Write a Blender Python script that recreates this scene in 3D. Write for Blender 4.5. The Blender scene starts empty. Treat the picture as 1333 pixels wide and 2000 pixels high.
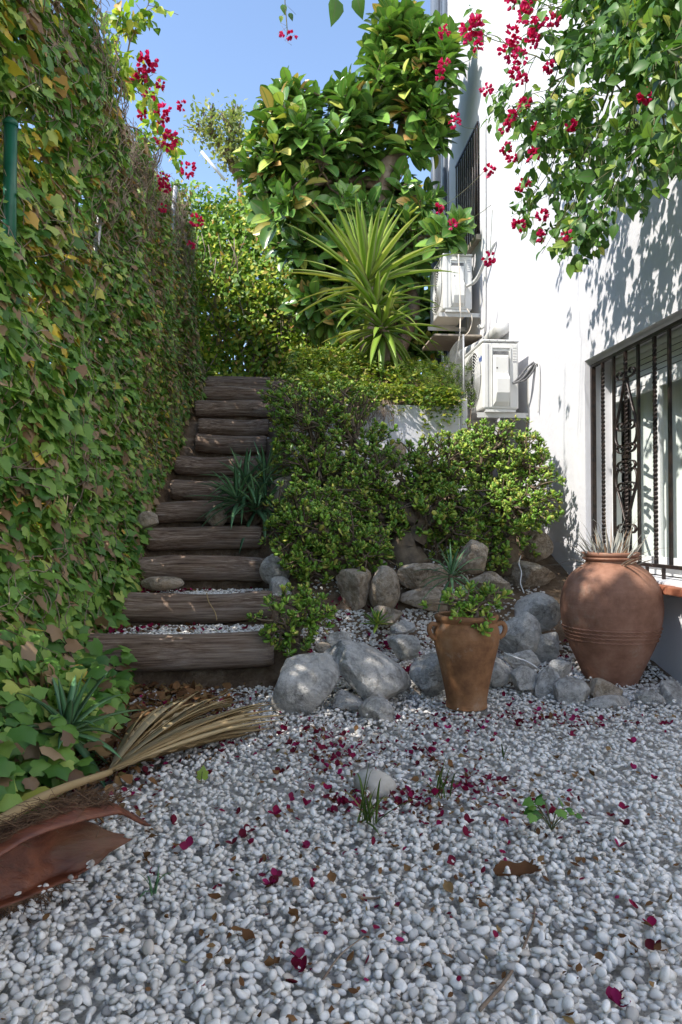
import bpy, math, random
import numpy as np
from mathutils import Vector, Matrix

random.seed(7)
RNG = np.random.default_rng(7)
SC = bpy.context.scene
COL = SC.collection

# ---------------------------------------------------------------- camera, sky, sun, exposure
# world: +Y runs along the house wall away from the camera, +X to the house, Z up (metres)
CAM_H, YAW, PITCH, FPX = 1.05, math.radians(4.96), math.radians(1.15), 1400.0
cd = bpy.data.cameras.new('camera')
cd.sensor_fit = 'VERTICAL'; cd.sensor_height = 36.0; cd.lens = 36.0 * FPX / 2000.0
cd.clip_start = 0.02; cd.clip_end = 500.0
cam = bpy.data.objects.new('camera', cd); COL.objects.link(cam)
cam.location = (0, 0, CAM_H)
cam.rotation_euler = (math.pi / 2 + PITCH, 0, -YAW)
SC.camera = cam

SUN_TO = Vector((-1.0, -0.50, 1.18)).normalized()
SUN_EL = math.asin(SUN_TO.z); SUN_AZ = math.atan2(SUN_TO.x, SUN_TO.y)
world = bpy.data.worlds.new('World'); SC.world = world; world.use_nodes = True
wn = world.node_tree.nodes; wl = world.node_tree.links
sky = wn.new('ShaderNodeTexSky'); sky.sky_type = 'NISHITA'; sky.sun_disc = False
sky.sun_elevation = SUN_EL; sky.sun_rotation = SUN_AZ
sky.air_density = 1.0; sky.dust_density = 0.3; sky.ozone_density = 2.2
tint = wn.new('ShaderNodeMix'); tint.data_type = 'RGBA'; tint.blend_type = 'MULTIPLY'; tint.inputs['Factor'].default_value = 1.0; tint.inputs['B'].default_value = (1.0, 0.95, 0.92, 1)   # white balance of the sky
wl.new(sky.outputs[0], tint.inputs['A']); wl.new(tint.outputs['Result'], wn['Background'].inputs[0]); wn['Background'].inputs[1].default_value = 0.11
sl = bpy.data.lights.new('sun', 'SUN'); sl.energy = 2.1; sl.angle = math.radians(0.6); sl.color = (1.0, 0.94, 0.86)
sun = bpy.data.objects.new('sun', sl); COL.objects.link(sun); sun.location = (-8, -4, 14)
sun.rotation_euler = (-SUN_TO).to_track_quat('-Z', 'Y').to_euler()
SC.view_settings.view_transform = 'Standard'; SC.view_settings.look = 'None'
SC.view_settings.gamma = 1.0; SC.view_settings.use_curve_mapping = False
SC.view_settings.exposure = 1.74
SC.cycles.max_bounces = 8; SC.cycles.diffuse_bounces = 4; SC.cycles.transmission_bounces = 6
SC.cycles.transparent_max_bounces = 8; SC.cycles.glossy_bounces = 3

# ---------------------------------------------------------------- helpers: pixel <-> place
_f = Vector((math.sin(YAW) * math.cos(PITCH), math.cos(YAW) * math.cos(PITCH), math.sin(PITCH)))
_r = Vector((math.cos(YAW), -math.sin(YAW), 0)); _u = _r.cross(_f)
_fn, _rn, _un = (np.array(v) for v in (_f, _r, _u))
CAMP = np.array((0, 0, CAM_H))
def ray(px, py):
    return (_f + _r * ((px - 666.5) / FPX) + _u * ((1000 - py) / FPX))
def P(px, py, Y):
    d = ray(px, py); return Vector((0, 0, CAM_H)) + d * (Y / d.y)
def PX(px, py, X):
    d = ray(px, py); return Vector((0, 0, CAM_H)) + d * (X / d.x)
def PG(px, py, z=0.0):
    d = ray(px, py); return Vector((0, 0, CAM_H)) + d * ((z - CAM_H) / d.z)
def proj(p):
    q = np.asarray(p) - CAMP; dep = q @ _fn
    dd = np.where(dep > 0.05, dep, 1e9)
    return 666.5 + FPX * (q @ _rn) / dd, 1000 - FPX * (q @ _un) / dd, dep

# ---------------------------------------------------------------- helpers: noise
def _hash(ix, iy, iz, s):
    h = (ix.astype(np.int64) * 374761393 + iy.astype(np.int64) * 668265263 + iz.astype(np.int64) * 2147483647 + s * 974634539) & 0xffffffff
    h = ((h ^ (h >> 13)) * 1274126177) & 0xffffffff
    h = ((h ^ (h >> 16)) * 2246822519) & 0xffffffff
    return (h & 0xffffff) / float(0xffffff) * 2 - 1
def vnoise(p, s=0):
    p = np.asarray(p, float); i = np.floor(p).astype(np.int64); f = p - i; f = f * f * (3 - 2 * f)
    o = 0
    for dx in (0, 1):
        for dy in (0, 1):
            for dz in (0, 1):
                w = (f[..., 0] if dx else 1 - f[..., 0]) * (f[..., 1] if dy else 1 - f[..., 1]) * (f[..., 2] if dz else 1 - f[..., 2])
                o = o + w * _hash(i[..., 0] + dx, i[..., 1] + dy, i[..., 2] + dz, s)
    return o
def fbm(p, oct=4, s=0):
    p = np.asarray(p, float); a, o = 1.0, 0
    for k in range(oct):
        o = o + a * vnoise(p * 2 ** k + 17.3 * k, s + k); a *= 0.5
    return o / 1.9

# ---------------------------------------------------------------- helpers: meshes and objects
WO = {}                                   # world origin of every object we made
def nrm(a): return a / np.maximum(np.linalg.norm(a, axis=-1, keepdims=True), 1e-9)
class MB:
    """collects vertices and faces of ONE object"""
    def __init__(s): s.V, s.L, s.S, s.R, s.U, s.n = [], [], [], [], [], 0
    def add(s, V, F, rnd=0.0, u=None):
        V = np.asarray(V, float).reshape(-1, 3); n = len(V)
        if isinstance(F, np.ndarray):
            s.L.append((F + s.n).ravel()); s.S.append(np.full(len(F), F.shape[1]))
        else:
            for f in F: s.L.append(np.array(f) + s.n); s.S.append(np.array([len(f)]))
        s.V.append(V); s.R.append(np.broadcast_to(np.asarray(rnd, float), (n,)))
        s.U.append(np.zeros(n) if u is None else np.broadcast_to(np.asarray(u, float), (n,)))
        s.n += n; return s
    def box(s, lo, hi, rnd=0.0):
        x0, y0, z0 = lo; x1, y1, z1 = hi
        V = [(x0,y0,z0),(x1,y0,z0),(x1,y1,z0),(x0,y1,z0),(x0,y0,z1),(x1,y0,z1),(x1,y1,z1),(x0,y1,z1)]
        return s.add(V, np.array([(0,3,2,1),(4,5,6,7),(0,1,5,4),(1,2,6,5),(2,3,7,6),(3,0,4,7)]), rnd)
    def tube(s, pts, rad, k=6, rnd=0.0, cap=True):
        V, F = tube(pts, rad, k, cap); return s.add(V, F, rnd)
    def scatter(s, T, R, loc, rnd):
        """T=(verts, tris, u); R (N,3,3) columns are axes times scale"""
        TV, TF, TU = T; N = len(loc)
        if N == 0: return s
        V = np.einsum('nij,kj->nki', R, TV) + loc[:, None, :]
        F = TF[None] + (np.arange(N) * len(TV))[:, None, None]
        return s.add(V.reshape(-1, 3), F.reshape(-1, TF.shape[1]), np.repeat(rnd, len(TV)), np.tile(TU, N))
    def mesh(s, name, origin=(0, 0, 0), smooth=True):
        m = bpy.data.meshes.new(name)
        V = np.concatenate(s.V) - np.array(origin); L = np.concatenate(s.L).astype(np.int32); S = np.concatenate(s.S).astype(np.int32)
        m.vertices.add(len(V)); m.vertices.foreach_set('co', V.astype(np.float32).ravel())
        m.loops.add(len(L)); m.loops.foreach_set('vertex_index', L)
        m.polygons.add(len(S)); m.polygons.foreach_set('loop_start', np.concatenate(([0], np.cumsum(S)[:-1])).astype(np.int32))
        m.polygons.foreach_set('use_smooth', np.full(len(S), smooth))
        a = m.attributes.new('rnd', 'FLOAT', 'POINT'); a.data.foreach_set('value', np.concatenate(s.R).astype(np.float32))
        a = m.attributes.new('u', 'FLOAT', 'POINT'); a.data.foreach_set('value', np.concatenate(s.U).astype(np.float32))
        m.update(calc_edges=True); return m
    def build(s, name, mat, parent=None, origin=None, smooth=True, bevel=0.0, kind=None):
        """world-space vertices -> one object (child of parent, or top-level at origin)"""
        org = np.array(WO[parent.name] if parent else (origin if origin is not None else (0, 0, 0)))
        o = bpy.data.objects.new(name, s.mesh(name, org, smooth)); o.data.materials.append(mat); COL.objects.link(o)
        if parent: o.parent = parent
        else: o.location = org
        WO[o.name] = tuple(org)
        if bevel:
            b = o.modifiers.new('bevel', 'BEVEL'); b.width = bevel; b.segments = 2; b.limit_method = 'ANGLE'; b.angle_limit = 0.6
        if kind: o['kind'] = kind
        return o
def tube(pts, rad, k=6, cap=True):
    pts = np.asarray([tuple(p) for p in pts], float); n = len(pts)
    rad = np.broadcast_to(np.asarray(rad, float), (n,))
    t = nrm(np.gradient(pts, axis=0)) if n > 1 else np.array([[0, 0, 1.0]])
    ref = np.array([0, 0, 1.0]) if abs(t[0][2]) < 0.9 else np.array([1.0, 0, 0])
    x = np.cross(t[0], ref); x /= np.linalg.norm(x); X = []
    for i in range(n):
        x = x - t[i] * (x @ t[i]); x /= max(np.linalg.norm(x), 1e-9); X.append(x)
    X = np.array(X); Yv = np.cross(t, X)
    a = np.arange(k) / k * 2 * math.pi
    V = pts[:, None] + rad[:, None, None] * (X[:, None] * np.cos(a)[None, :, None] + Yv[:, None] * np.sin(a)[None, :, None])
    i = np.arange(n - 1)[:, None] * k; j = np.arange(k)[None]; j2 = (j + 1) % k
    F = np.stack([i + j, i + j2, i + k + j2, i + k + j], -1).reshape(-1, 4)
    F = np.concatenate([F[:, [0, 1, 2]], F[:, [0, 2, 3]]]); V = V.reshape(-1, 3)
    if cap:
        V = np.concatenate([V, pts[:1], pts[-1:]]); a0, a1 = n * k, n * k + 1
        jj = np.arange(k); jn = (jj + 1) % k
        F = np.concatenate([F, np.stack([np.full(k, a0), jn, jj], -1), np.stack([np.full(k, a1), (n - 1) * k + jj, (n - 1) * k + jn], -1)])
    return V, F
def bez(a, b, c, n=8):
    a, b, c = (np.array(tuple(v), float) for v in (a, b, c)); t = np.linspace(0, 1, n)[:, None]
    return a * (1 - t) ** 2 + 2 * b * t * (1 - t) + c * t * t
def smooth_path(pts, n=6):
    p = np.asarray([tuple(q) for q in pts], float); p = np.concatenate([2 * p[:1] - p[1:2], p, 2 * p[-1:] - p[-2:-1]]); out = []
    for i in range(1, len(p) - 2):
        t = np.linspace(0, 1, n, endpoint=False)[:, None]
        out.append(0.5 * (2 * p[i] + (p[i + 1] - p[i - 1]) * t + (2 * p[i - 1] - 5 * p[i] + 4 * p[i + 1] - p[i + 2]) * t ** 2 + (-p[i - 1] + 3 * p[i] - 3 * p[i + 1] + p[i + 2]) * t ** 3))
    return np.concatenate(out + [p[-2:-1]])
def frames(d, n, s):
    """columns x,y,z: y along d, z near n, times scale s (N,) or (N,3)"""
    d = nrm(np.asarray(d, float)); x = nrm(np.cross(d, n)); z = np.cross(x, d)
    s = np.asarray(s, float); s = s[:, None] * np.ones((1, 3)) if s.ndim == 1 else s
    return np.stack([x * s[:, :1], d * s[:, 1:2], z * s[:, 2:3]], -1)
def tag(o, label, cat, group=None):
    o['label'] = label; o['category'] = cat
    if group: o['group'] = group
    return o
def thing(name, label, cat, loc=(0, 0, 0), group=None):
    o = bpy.data.objects.new(name, None); COL.objects.link(o); o.location = tuple(loc); o.empty_display_size = 0.1
    WO[o.name] = tuple(loc); return tag(o, label, cat, group)
def piece(name, mesh, mat, parent, R, loc):
    """one piece sharing mesh data: R 3x3 (scaled axes), loc in world"""
    o = bpy.data.objects.new(name, mesh); COL.objects.link(o)
    if mat and not mesh.materials: mesh.materials.append(mat)
    M = Matrix(R.tolist()).to_4x4(); off = Vector(WO[parent.name]) if parent else Vector((0, 0, 0))
    M.translation = Vector(loc) - off
    if parent: o.parent = parent
    o.matrix_basis = M; WO[o.name] = tuple(loc); return o
def structure(o): o['kind'] = 'structure'; return o
def leaves(root, T, mat, R, loc, rnd, name='leaf', rest='foliage', top=300, vmesh=None, low=None):
    """the `top` leaves that show largest are parts of their own, the rest one stuff part"""
    px, py, dep = proj(loc); inn = (px > -30) & (px < 1363) & (py > -30) & (py < 2030) & (dep > 0.3)
    size = np.linalg.norm(R[:, :, 1], axis=1) / np.maximum(dep, 0.3)
    face = np.abs(np.einsum('ni,ni->n', nrm(R[:, :, 2]), nrm(loc - CAMP)))
    key = np.where(inn, size * (0.4 + face) * (1 + 0.2 * RNG.random(len(loc))), -1)
    c = loc.mean(0); key = key * (1 + 0.6 * np.clip((np.linalg.norm(c - CAMP) - np.linalg.norm(loc - CAMP, axis=1)), -1, 1.0))
    order = np.argsort(-key); pick = order[:top]; pick = pick[key[pick] > 0]
    mask = np.ones(len(loc), bool); mask[pick] = False
    if mask.sum(): MB().scatter(low or T, R[mask], loc[mask], rnd[mask]).build(rest, mat, root, kind='stuff')
    if vmesh is None:
        vmesh = []
        for k in range(6):
            m = MB(); m.add(T[0], T[1], 0.0, T[2]); vmesh.append(m.mesh(name))
        for m in vmesh: m.materials.append(mat)
    for q, i in enumerate(pick): piece(name, vmesh[q % len(vmesh)], mat, root, R[i], loc[i])
    return vmesh

# ---------------------------------------------------------------- materials
def newmat(name):
    m = bpy.data.materials.new(name); m.use_nodes = True; nt = m.node_tree
    b = nt.nodes['Principled BSDF']; return m, nt, b
def nd(nt, t, **kw):
    n = nt.nodes.new(t)
    for k, v in kw.items(): setattr(n, k, v)
    return n
def ramp(nt, fac, stops, interp='LINEAR'):
    r = nd(nt, 'ShaderNodeValToRGB'); r.color_ramp.interpolation = interp; e = r.color_ramp.elements
    while len(e) < len(stops): e.new(0.5)
    for el, (p, c) in zip(e, stops): el.position = p; el.color = (*c, 1) if len(c) == 3 else c
    nt.links.new(fac, r.inputs[0]); return r.outputs[0]
def noise(nt, scale, detail=6, rough=0.6, coord=None, stretch=None, dim='3D'):
    n = nd(nt, 'ShaderNodeTexNoise'); n.inputs['Scale'].default_value = scale; n.inputs['Detail'].default_value = detail
    n.inputs['Roughness'].default_value = rough
    if coord is None:
        tc = nd(nt, 'ShaderNodeTexCoord'); coord = tc.outputs['Object']
    if stretch:
        mp = nd(nt, 'ShaderNodeMapping'); mp.inputs['Scale'].default_value = stretch; nt.links.new(coord, mp.inputs[0]); coord = mp.outputs[0]
    nt.links.new(coord, n.inputs['Vector']); return n.outputs['Fac']
def mix(nt, fac, a, b, mode='MIX'):
    m = nd(nt, 'ShaderNodeMix', data_type='RGBA', blend_type=mode)
    for s, v in ((m.inputs['Factor'], fac), (m.inputs['A'], a), (m.inputs['B'], b)):
        if hasattr(v, 'links'): nt.links.new(v, s)
        elif isinstance(v, (int, float)): s.default_value = v
        else: s.default_value = (*v, 1)
    return m.outputs['Result']
def math_(nt, op, a, b=0.0):
    m = nd(nt, 'ShaderNodeMath', operation=op)
    for s, v in ((m.inputs[0], a), (m.inputs[1], b)):
        if hasattr(v, 'links'): nt.links.new(v, s)
        else: s.default_value = v
    return m.outputs[0]
def bump(nt, b, h, strength=0.4, dist=0.01):
    n = nd(nt, 'ShaderNodeBump'); n.inputs['Strength'].default_value = strength; n.inputs['Distance'].default_value = dist
    nt.links.new(h, n.inputs['Height']); nt.links.new(n.outputs[0], b.inputs['Normal']); return n.outputs[0]
def rndval(nt):
    a = nd(nt, 'ShaderNodeAttribute', attribute_name='rnd'); oi = nd(nt, 'ShaderNodeObjectInfo')
    return math_(nt, 'FRACT', math_(nt, 'ADD', a.outputs['Fac'], oi.outputs['Random']))
def uval(nt): return nd(nt, 'ShaderNodeAttribute', attribute_name='u').outputs['Fac']

def leaf_mat(name, stops, rough=0.45, trans=0.3, rib=None, edge=None, spec=0.4, blotch=0.25, nscale=40.0, tcol=(1.15, 1.25, 0.55)):
    m, nt, b = newmat(name); r = rndval(nt); c = ramp(nt, r, stops)
    n = noise(nt, nscale, 3); c = mix(nt, math_(nt, 'MULTIPLY', n, blotch), c, (0.75, 0.72, 0.5), 'MULTIPLY')
    if rib: c = mix(nt, ramp(nt, uval(nt), [(0.0, (1, 1, 1)), (0.16, (0, 0, 0))]), c, rib)
    if edge: c = mix(nt, ramp(nt, uval(nt), [(0.8, (0, 0, 0)), (1.0, (1, 1, 1))]), c, edge)
    nt.links.new(c, b.inputs['Base Color']); b.inputs['Roughness'].default_value = rough
    b.inputs['Specular IOR Level'].default_value = spec
    if trans:
        t = nd(nt, 'ShaderNodeBsdfTranslucent'); tc = mix(nt, 1.0, c, tcol, 'MULTIPLY'); nt.links.new(tc, t.inputs['Color'])
        s = nd(nt, 'ShaderNodeMixShader'); s.inputs[0].default_value = trans
        nt.links.new(b.outputs[0], s.inputs[1]); nt.links.new(t.outputs[0], s.inputs[2])
        nt.links.new(s.outputs[0], nt.nodes['Material Output'].inputs['Surface'])
    return m

MAT = {}
MAT['ivy'] = leaf_mat('ivy_leaf', [(0.0, (0.055, 0.149, 0.028)), (0.22, (0.094, 0.220, 0.039)), (0.45, (0.165, 0.319, 0.055)), (0.65, (0.275, 0.418, 0.088)),
    (0.78, (0.440, 0.506, 0.121)), (0.81, (0.682, 0.506, 0.066)), (0.835, (0.528, 0.308, 0.066)), (0.85, (0.275, 0.154, 0.077)), (0.93, (0.396, 0.275, 0.165)), (1.0, (0.154, 0.088, 0.050))],
    rough=0.42, trans=0.22, spec=0.35)
MAT['ground_ivy'] = leaf_mat('ground_ivy_leaf', [(0.0, (0.051, 0.152, 0.023)), (0.5, (0.094, 0.237, 0.038)), (0.9, (0.169, 0.321, 0.060)), (0.97, (0.500, 0.473, 0.068)), (1.0, (0.500, 0.270, 0.068))], rough=0.42, trans=0.25)
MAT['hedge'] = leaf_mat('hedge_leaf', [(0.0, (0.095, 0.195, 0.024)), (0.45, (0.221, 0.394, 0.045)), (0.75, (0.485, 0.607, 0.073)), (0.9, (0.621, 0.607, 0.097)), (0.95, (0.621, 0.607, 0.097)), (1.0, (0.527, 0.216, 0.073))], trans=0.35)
MAT['ficus'] = leaf_mat('rubber_plant_leaf', [(0.0, (0.072, 0.161, 0.039)), (0.5, (0.138, 0.296, 0.060)), (0.85, (0.270, 0.471, 0.082)), (0.94, (0.641, 0.650, 0.151)), (0.97, (0.675, 0.471, 0.151)), (1.0, (0.675, 0.360, 0.151))],
    rough=0.24, trans=0.14, rib=(0.22, 0.28, 0.09), edge=(0.12, 0.18, 0.05), spec=0.55, nscale=12)
MAT['jade'] = leaf_mat('jade_leaf', [(0.0, (0.106, 0.243, 0.029)), (0.5, (0.234, 0.450, 0.051)), (0.85, (0.423, 0.534, 0.077)), (1.0, (0.588, 0.534, 0.127))], rough=0.3, trans=0.14, spec=0.5, edge=(0.16, 0.2, 0.05))
MAT['boug'] = leaf_mat('bougainvillea_leaf', [(0.0, (0.042, 0.104, 0.022)), (0.5, (0.083, 0.197, 0.035)), (0.85, (0.155, 0.290, 0.053)), (0.96, (0.311, 0.413, 0.083)), (1.0, (0.546, 0.516, 0.104))], rough=0.42, trans=0.3, rib=(0.10, 0.16, 0.05))
MAT['bract'] = leaf_mat('bougainvillea_bract', [(0.0, (0.495, 0.010, 0.060)), (0.5, (0.630, 0.018, 0.120)), (0.85, (0.666, 0.040, 0.220)), (1.0, (0.738, 0.130, 0.250))], rough=0.6, trans=0.4, spec=0.2, tcol=(1.1, 0.7, 0.8), blotch=0.1)
MAT['petal'] = leaf_mat('fallen_bract', [(0.0, (0.275, 0.008, 0.063)), (0.35, (0.174, 0.010, 0.035)), (0.7, (0.116, 0.016, 0.025)), (0.93, (0.406, 0.019, 0.140)), (1.0, (0.145, 0.033, 0.028))], rough=0.7, trans=0.25, spec=0.15, tcol=(1.0, 0.7, 0.8))
MAT['dryleaf'] = leaf_mat('dry_leaf', [(0.0, (0.10, 0.045, 0.02)), (0.4, (0.19, 0.095, 0.04)), (0.8, (0.20, 0.11, 0.05)), (0.96, (0.28, 0.18, 0.08)), (1.0, (0.14, 0.14, 0.04))], rough=0.75, trans=0.15, spec=0.15, tcol=(1, .9, .6))
MAT['yucca'] = leaf_mat('yucca_leaf', [(0.0, (0.200, 0.344, 0.051)), (0.5, (0.306, 0.463, 0.068)), (0.85, (0.444, 0.560, 0.095)), (1.0, (0.600, 0.600, 0.138))], rough=0.36, trans=0.26, edge=(0.28, 0.30, 0.09), spec=0.45)
MAT['aloe'] = leaf_mat('aloe_leaf', [(0.0, (0.073, 0.182, 0.091)), (0.6, (0.132, 0.290, 0.129)), (1.0, (0.231, 0.398, 0.182))], rough=0.4, trans=0.06, edge=(0.10, 0.15, 0.08), spec=0.45)
MAT['silver'] = leaf_mat('silver_leaf', [(0.0, (0.338, 0.338, 0.299)), (0.6, (0.500, 0.500, 0.468)), (0.85, (0.416, 0.312, 0.221)), (1.0, (0.286, 0.182, 0.117))], rough=0.6, trans=0.12, tcol=(1, 1, .9))
MAT['sedum'] = leaf_mat('sedum_leaf', [(0.0, (0.064, 0.150, 0.019)), (0.4, (0.160, 0.250, 0.031)), (0.8, (0.319, 0.375, 0.050)), (0.92, (0.404, 0.413, 0.062)), (1.0, (0.351, 0.250, 0.125))], rough=0.45, trans=0.3)
MAT['grass'] = leaf_mat('grass_blade', [(0.0, (0.06, 0.13, 0.02)), (0.6, (0.12, 0.19, 0.03)), (1.0, (0.34, 0.30, 0.12))], rough=0.5, trans=0.3)
MAT['fern'] = leaf_mat('fern_leaf', [(0.0, (0.06, 0.14, 0.02)), (0.6, (0.14, 0.23, 0.035)), (1.0, (0.26, 0.30, 0.06))], rough=0.5, trans=0.35)
MAT['farleaf'] = leaf_mat('far_tree_leaf', [(0.0, (0.150, 0.224, 0.075)), (0.6, (0.325, 0.374, 0.125)), (1.0, (0.499, 0.499, 0.174))], trans=0.35)
MAT['straw'] = leaf_mat('dry_palm', [(0.0, (0.360, 0.252, 0.132)), (0.5, (0.504, 0.372, 0.204)), (1.0, (0.624, 0.504, 0.312))], rough=0.6, trans=0.12, spec=0.25, tcol=(1, .9, .6), blotch=0.5, nscale=14)

def simple(name, col, rough=0.6, col2=None, scale=8.0, bumps=0.0, bscale=60.0, bdist=0.004, metal=0.0, spec=0.4, stretch=None, bstretch=None, detail=6, lo=0.35, hi=0.65):
    m, nt, b = newmat(name); b.inputs['Roughness'].default_value = rough; b.inputs['Metallic'].default_value = metal
    b.inputs['Specular IOR Level'].default_value = spec
    if col2 is None: b.inputs['Base Color'].default_value = (*col, 1)
    else: nt.links.new(ramp(nt, noise(nt, scale, detail, stretch=stretch), [(lo, col), (hi, col2)]), b.inputs['Base Color'])
    if bumps: bump(nt, b, noise(nt, bscale, 5, stretch=bstretch), bumps, bdist)
    return m
MAT['bark'] = simple('bark', (0.10, 0.065, 0.04), 0.85, (0.22, 0.16, 0.11), 14, 0.6, 40, 0.01)
MAT['jadebark'] = simple('jade_bark', (0.10, 0.075, 0.05), 0.8, (0.20, 0.15, 0.10), 16, 0.5, 60, 0.006)
MAT['palebark'] = simple('pale_bark', (0.24, 0.17, 0.12), 0.8, (0.42, 0.33, 0.26), 9, 0.5, 50, 0.006)
MAT['vine'] = simple('ivy_stem', (0.13, 0.085, 0.055), 0.85, (0.36, 0.29, 0.22), 5)
MAT['greenstem'] = simple('green_stem', (0.06, 0.10, 0.03), 0.7, (0.15, 0.12, 0.06), 6)
MAT['iron'] = simple('wrought_iron', (0.012, 0.012, 0.013), 0.42, (0.045, 0.028, 0.022), 22, 0.3, 90, 0.002, 0.3, 0.5)
MAT['galv'] = simple('galvanised_steel', (0.34, 0.35, 0.36), 0.5, (0.5, 0.5, 0.5), 30, metal=0.6)
MAT['greenpost'] = simple('green_paint', (0.010, 0.090, 0.050), 0.38, (0.014, 0.12, 0.062), 12)
MAT['alu'] = simple('white_aluminium', (0.74, 0.75, 0.75), 0.35, (0.68, 0.69, 0.69), 6)
MAT['pvc'] = simple('grey_white_pvc', (0.62, 0.62, 0.60), 0.5, (0.52, 0.51, 0.48), 7)
MAT['darkpipe'] = simple('slate_pipe', (0.075, 0.095, 0.125), 0.45, (0.13, 0.16, 0.20), 4, stretch=(1, 1, .15))
MAT['black'] = simple('opening_dark', (0.02, 0.02, 0.022), 0.55)  # darkness inside the fan and screw openings, put into the colour
MAT['insul'] = simple('pipe_insulation', (0.08, 0.08, 0.085), 0.75, (0.2, 0.2, 0.2), 30)
MAT['blue'] = simple('blue_print', (0.02, 0.10, 0.42), 0.4)
MAT['greyprint'] = simple('grey_print', (0.30, 0.30, 0.31), 0.5)
MAT['cord'] = simple('cream_cord', (0.62, 0.54, 0.44), 0.6)
MAT['whitecord'] = simple('white_cord', (0.75, 0.75, 0.73), 0.5)
MAT['woodshelf'] = simple('grey_board', (0.30, 0.25, 0.19), 0.7, (0.46, 0.40, 0.32), 10, stretch=(1, 8, 8))
MAT['interior'] = simple('room_dark', (0.05, 0.05, 0.05), 0.9)
MAT['curtain'] = simple('curtain', (0.74, 0.76, 0.74), 0.8, (0.82, 0.84, 0.82), 3, stretch=(1, 12, .3))
MAT['soil'] = simple('soil', (0.045, 0.03, 0.02), 0.95, (0.11, 0.08, 0.055), 20, 0.8, 60, 0.02)

def mk_plaster():
    m, nt, b = newmat('white_plaster')
    c = ramp(nt, noise(nt, 1.3, 5), [(0.35, (0.62, 0.62, 0.645)), (0.7, (0.67, 0.67, 0.695))])
    st = ramp(nt, noise(nt, 2.2, 6, 0.7, stretch=(1, 1.6, .35)), [(0.60, (0, 0, 0)), (0.78, (0.35, 0.35, 0.35))])
    c = mix(nt, st, c, (0.60, 0.575, 0.54)); nt.links.new(c, b.inputs['Base Color'])
    b.inputs['Roughness'].default_value = 0.85; b.inputs['Specular IOR Level'].default_value = 0.2
    h = math_(nt, 'ADD', math_(nt, 'MULTIPLY', noise(nt, 7, 3), 1.5), math_(nt, 'MULTIPLY', noise(nt, 120, 4), 0.22))
    bump(nt, b, h, 0.35, 0.012); return m
MAT['plaster'] = mk_plaster()

def mk_ac():
    m, nt, b = newmat('ac_casing')
    c = ramp(nt, noise(nt, 5, 5), [(0.35, (0.66, 0.655, 0.62)), (0.7, (0.73, 0.725, 0.695))])
    st = ramp(nt, noise(nt, 11, 6, 0.7, stretch=(1, 1, .4)), [(0.60, (0, 0, 0)), (0.75, (0.5, 0.5, 0.5))])
    c = mix(nt, st, c, (0.48, 0.44, 0.37)); nt.links.new(c, b.inputs['Base Color']); b.inputs['Roughness'].default_value = 0.42; return m
MAT['ac'] = mk_ac()

def mk_pebble():
    m, nt, b = newmat('white_pebble'); r = rndval(nt)
    c = ramp(nt, r, [(0.0, (0.54, 0.52, 0.48)), (0.2, (0.69, 0.66, 0.61)), (0.6, (0.83, 0.80, 0.745)), (0.86, (0.88, 0.855, 0.81)), (0.93, (0.60, 0.53, 0.45)), (0.97, (0.40, 0.38, 0.36)), (1.0, (0.20, 0.20, 0.20))])
    geo = nd(nt, 'ShaderNodeNewGeometry')
    n = noise(nt, 55, 5, coord=geo.outputs['Position']); c = mix(nt, ramp(nt, n, [(0.45, (0, 0, 0)), (0.8, (0.55, 0.55, 0.55))]), c, (0.40, 0.37, 0.33))
    nt.links.new(c, b.inputs['Base Color']); b.inputs['Roughness'].default_value = 0.62; b.inputs['Specular IOR Level'].default_value = 0.3
    bump(nt, b, noise(nt, 220, 3, coord=geo.outputs['Position']), 0.25, 0.002); return m
MAT['pebble'] = mk_pebble()

def mk_ground():
    m, nt, b = newmat('ground'); z = uval(nt)
    geo = nd(nt, 'ShaderNodeNewGeometry'); p = geo.outputs['Position']
    s = ramp(nt, noise(nt, 9, 8, 0.7, coord=p), [(0.3, (0.09, 0.06, 0.038)), (0.55, (0.19, 0.135, 0.09)), (0.75, (0.30, 0.235, 0.17))])
    g = ramp(nt, noise(nt, 60, 5, coord=p), [(0.35, (0.38, 0.365, 0.34)), (0.6, (0.60, 0.585, 0.56))])
    nt.links.new(mix(nt, z, s, g), b.inputs['Base Color']); b.inputs['Roughness'].default_value = 0.95; b.inputs['Specular IOR Level'].default_value = 0.1
    bump(nt, b, noise(nt, 45, 6, coord=p), 0.8, 0.02); return m
MAT['ground'] = mk_ground()

def mk_rock(name, a, b_, c_, stain):
    m, nt, b = newmat(name); n = noise(nt, 7, 10, 0.8)
    c = ramp(nt, n, [(0.40, a), (0.50, b_), (0.62, c_)])
    oi = nd(nt, 'ShaderNodeObjectInfo')
    st = ramp(nt, noise(nt, 3.2, 6, 0.65), [(0.50, (0, 0, 0)), (0.68, (0.8, 0.8, 0.8))]); c = mix(nt, st, c, stain)
    vein = ramp(nt, noise(nt, 2.6, 3, 0.5), [(0.487, (0, 0, 0)), (0.5, (0.35, 0.35, 0.35)), (0.513, (0, 0, 0))]); c = mix(nt, vein, c, (0.10, 0.09, 0.08))
    nt.links.new(c, b.inputs['Base Color']); b.inputs['Roughness'].default_value = 0.9; b.inputs['Specular IOR Level'].default_value = 0.2
    h = math_(nt, 'ADD', noise(nt, 16, 8, 0.7), math_(nt, 'MULTIPLY', noise(nt, 70, 5, 0.7), 0.4)); bump(nt, b, h, 1.0, 0.05); return m
MAT['rock'] = mk_rock('grey_limestone', (0.34, 0.325, 0.30), (0.62, 0.60, 0.565), (0.80, 0.775, 0.735), (0.46, 0.40, 0.32))
MAT['warmrock'] = mk_rock('ochre_limestone', (0.27, 0.205, 0.14), (0.52, 0.43, 0.33), (0.70, 0.62, 0.52), (0.48, 0.32, 0.18))

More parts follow.
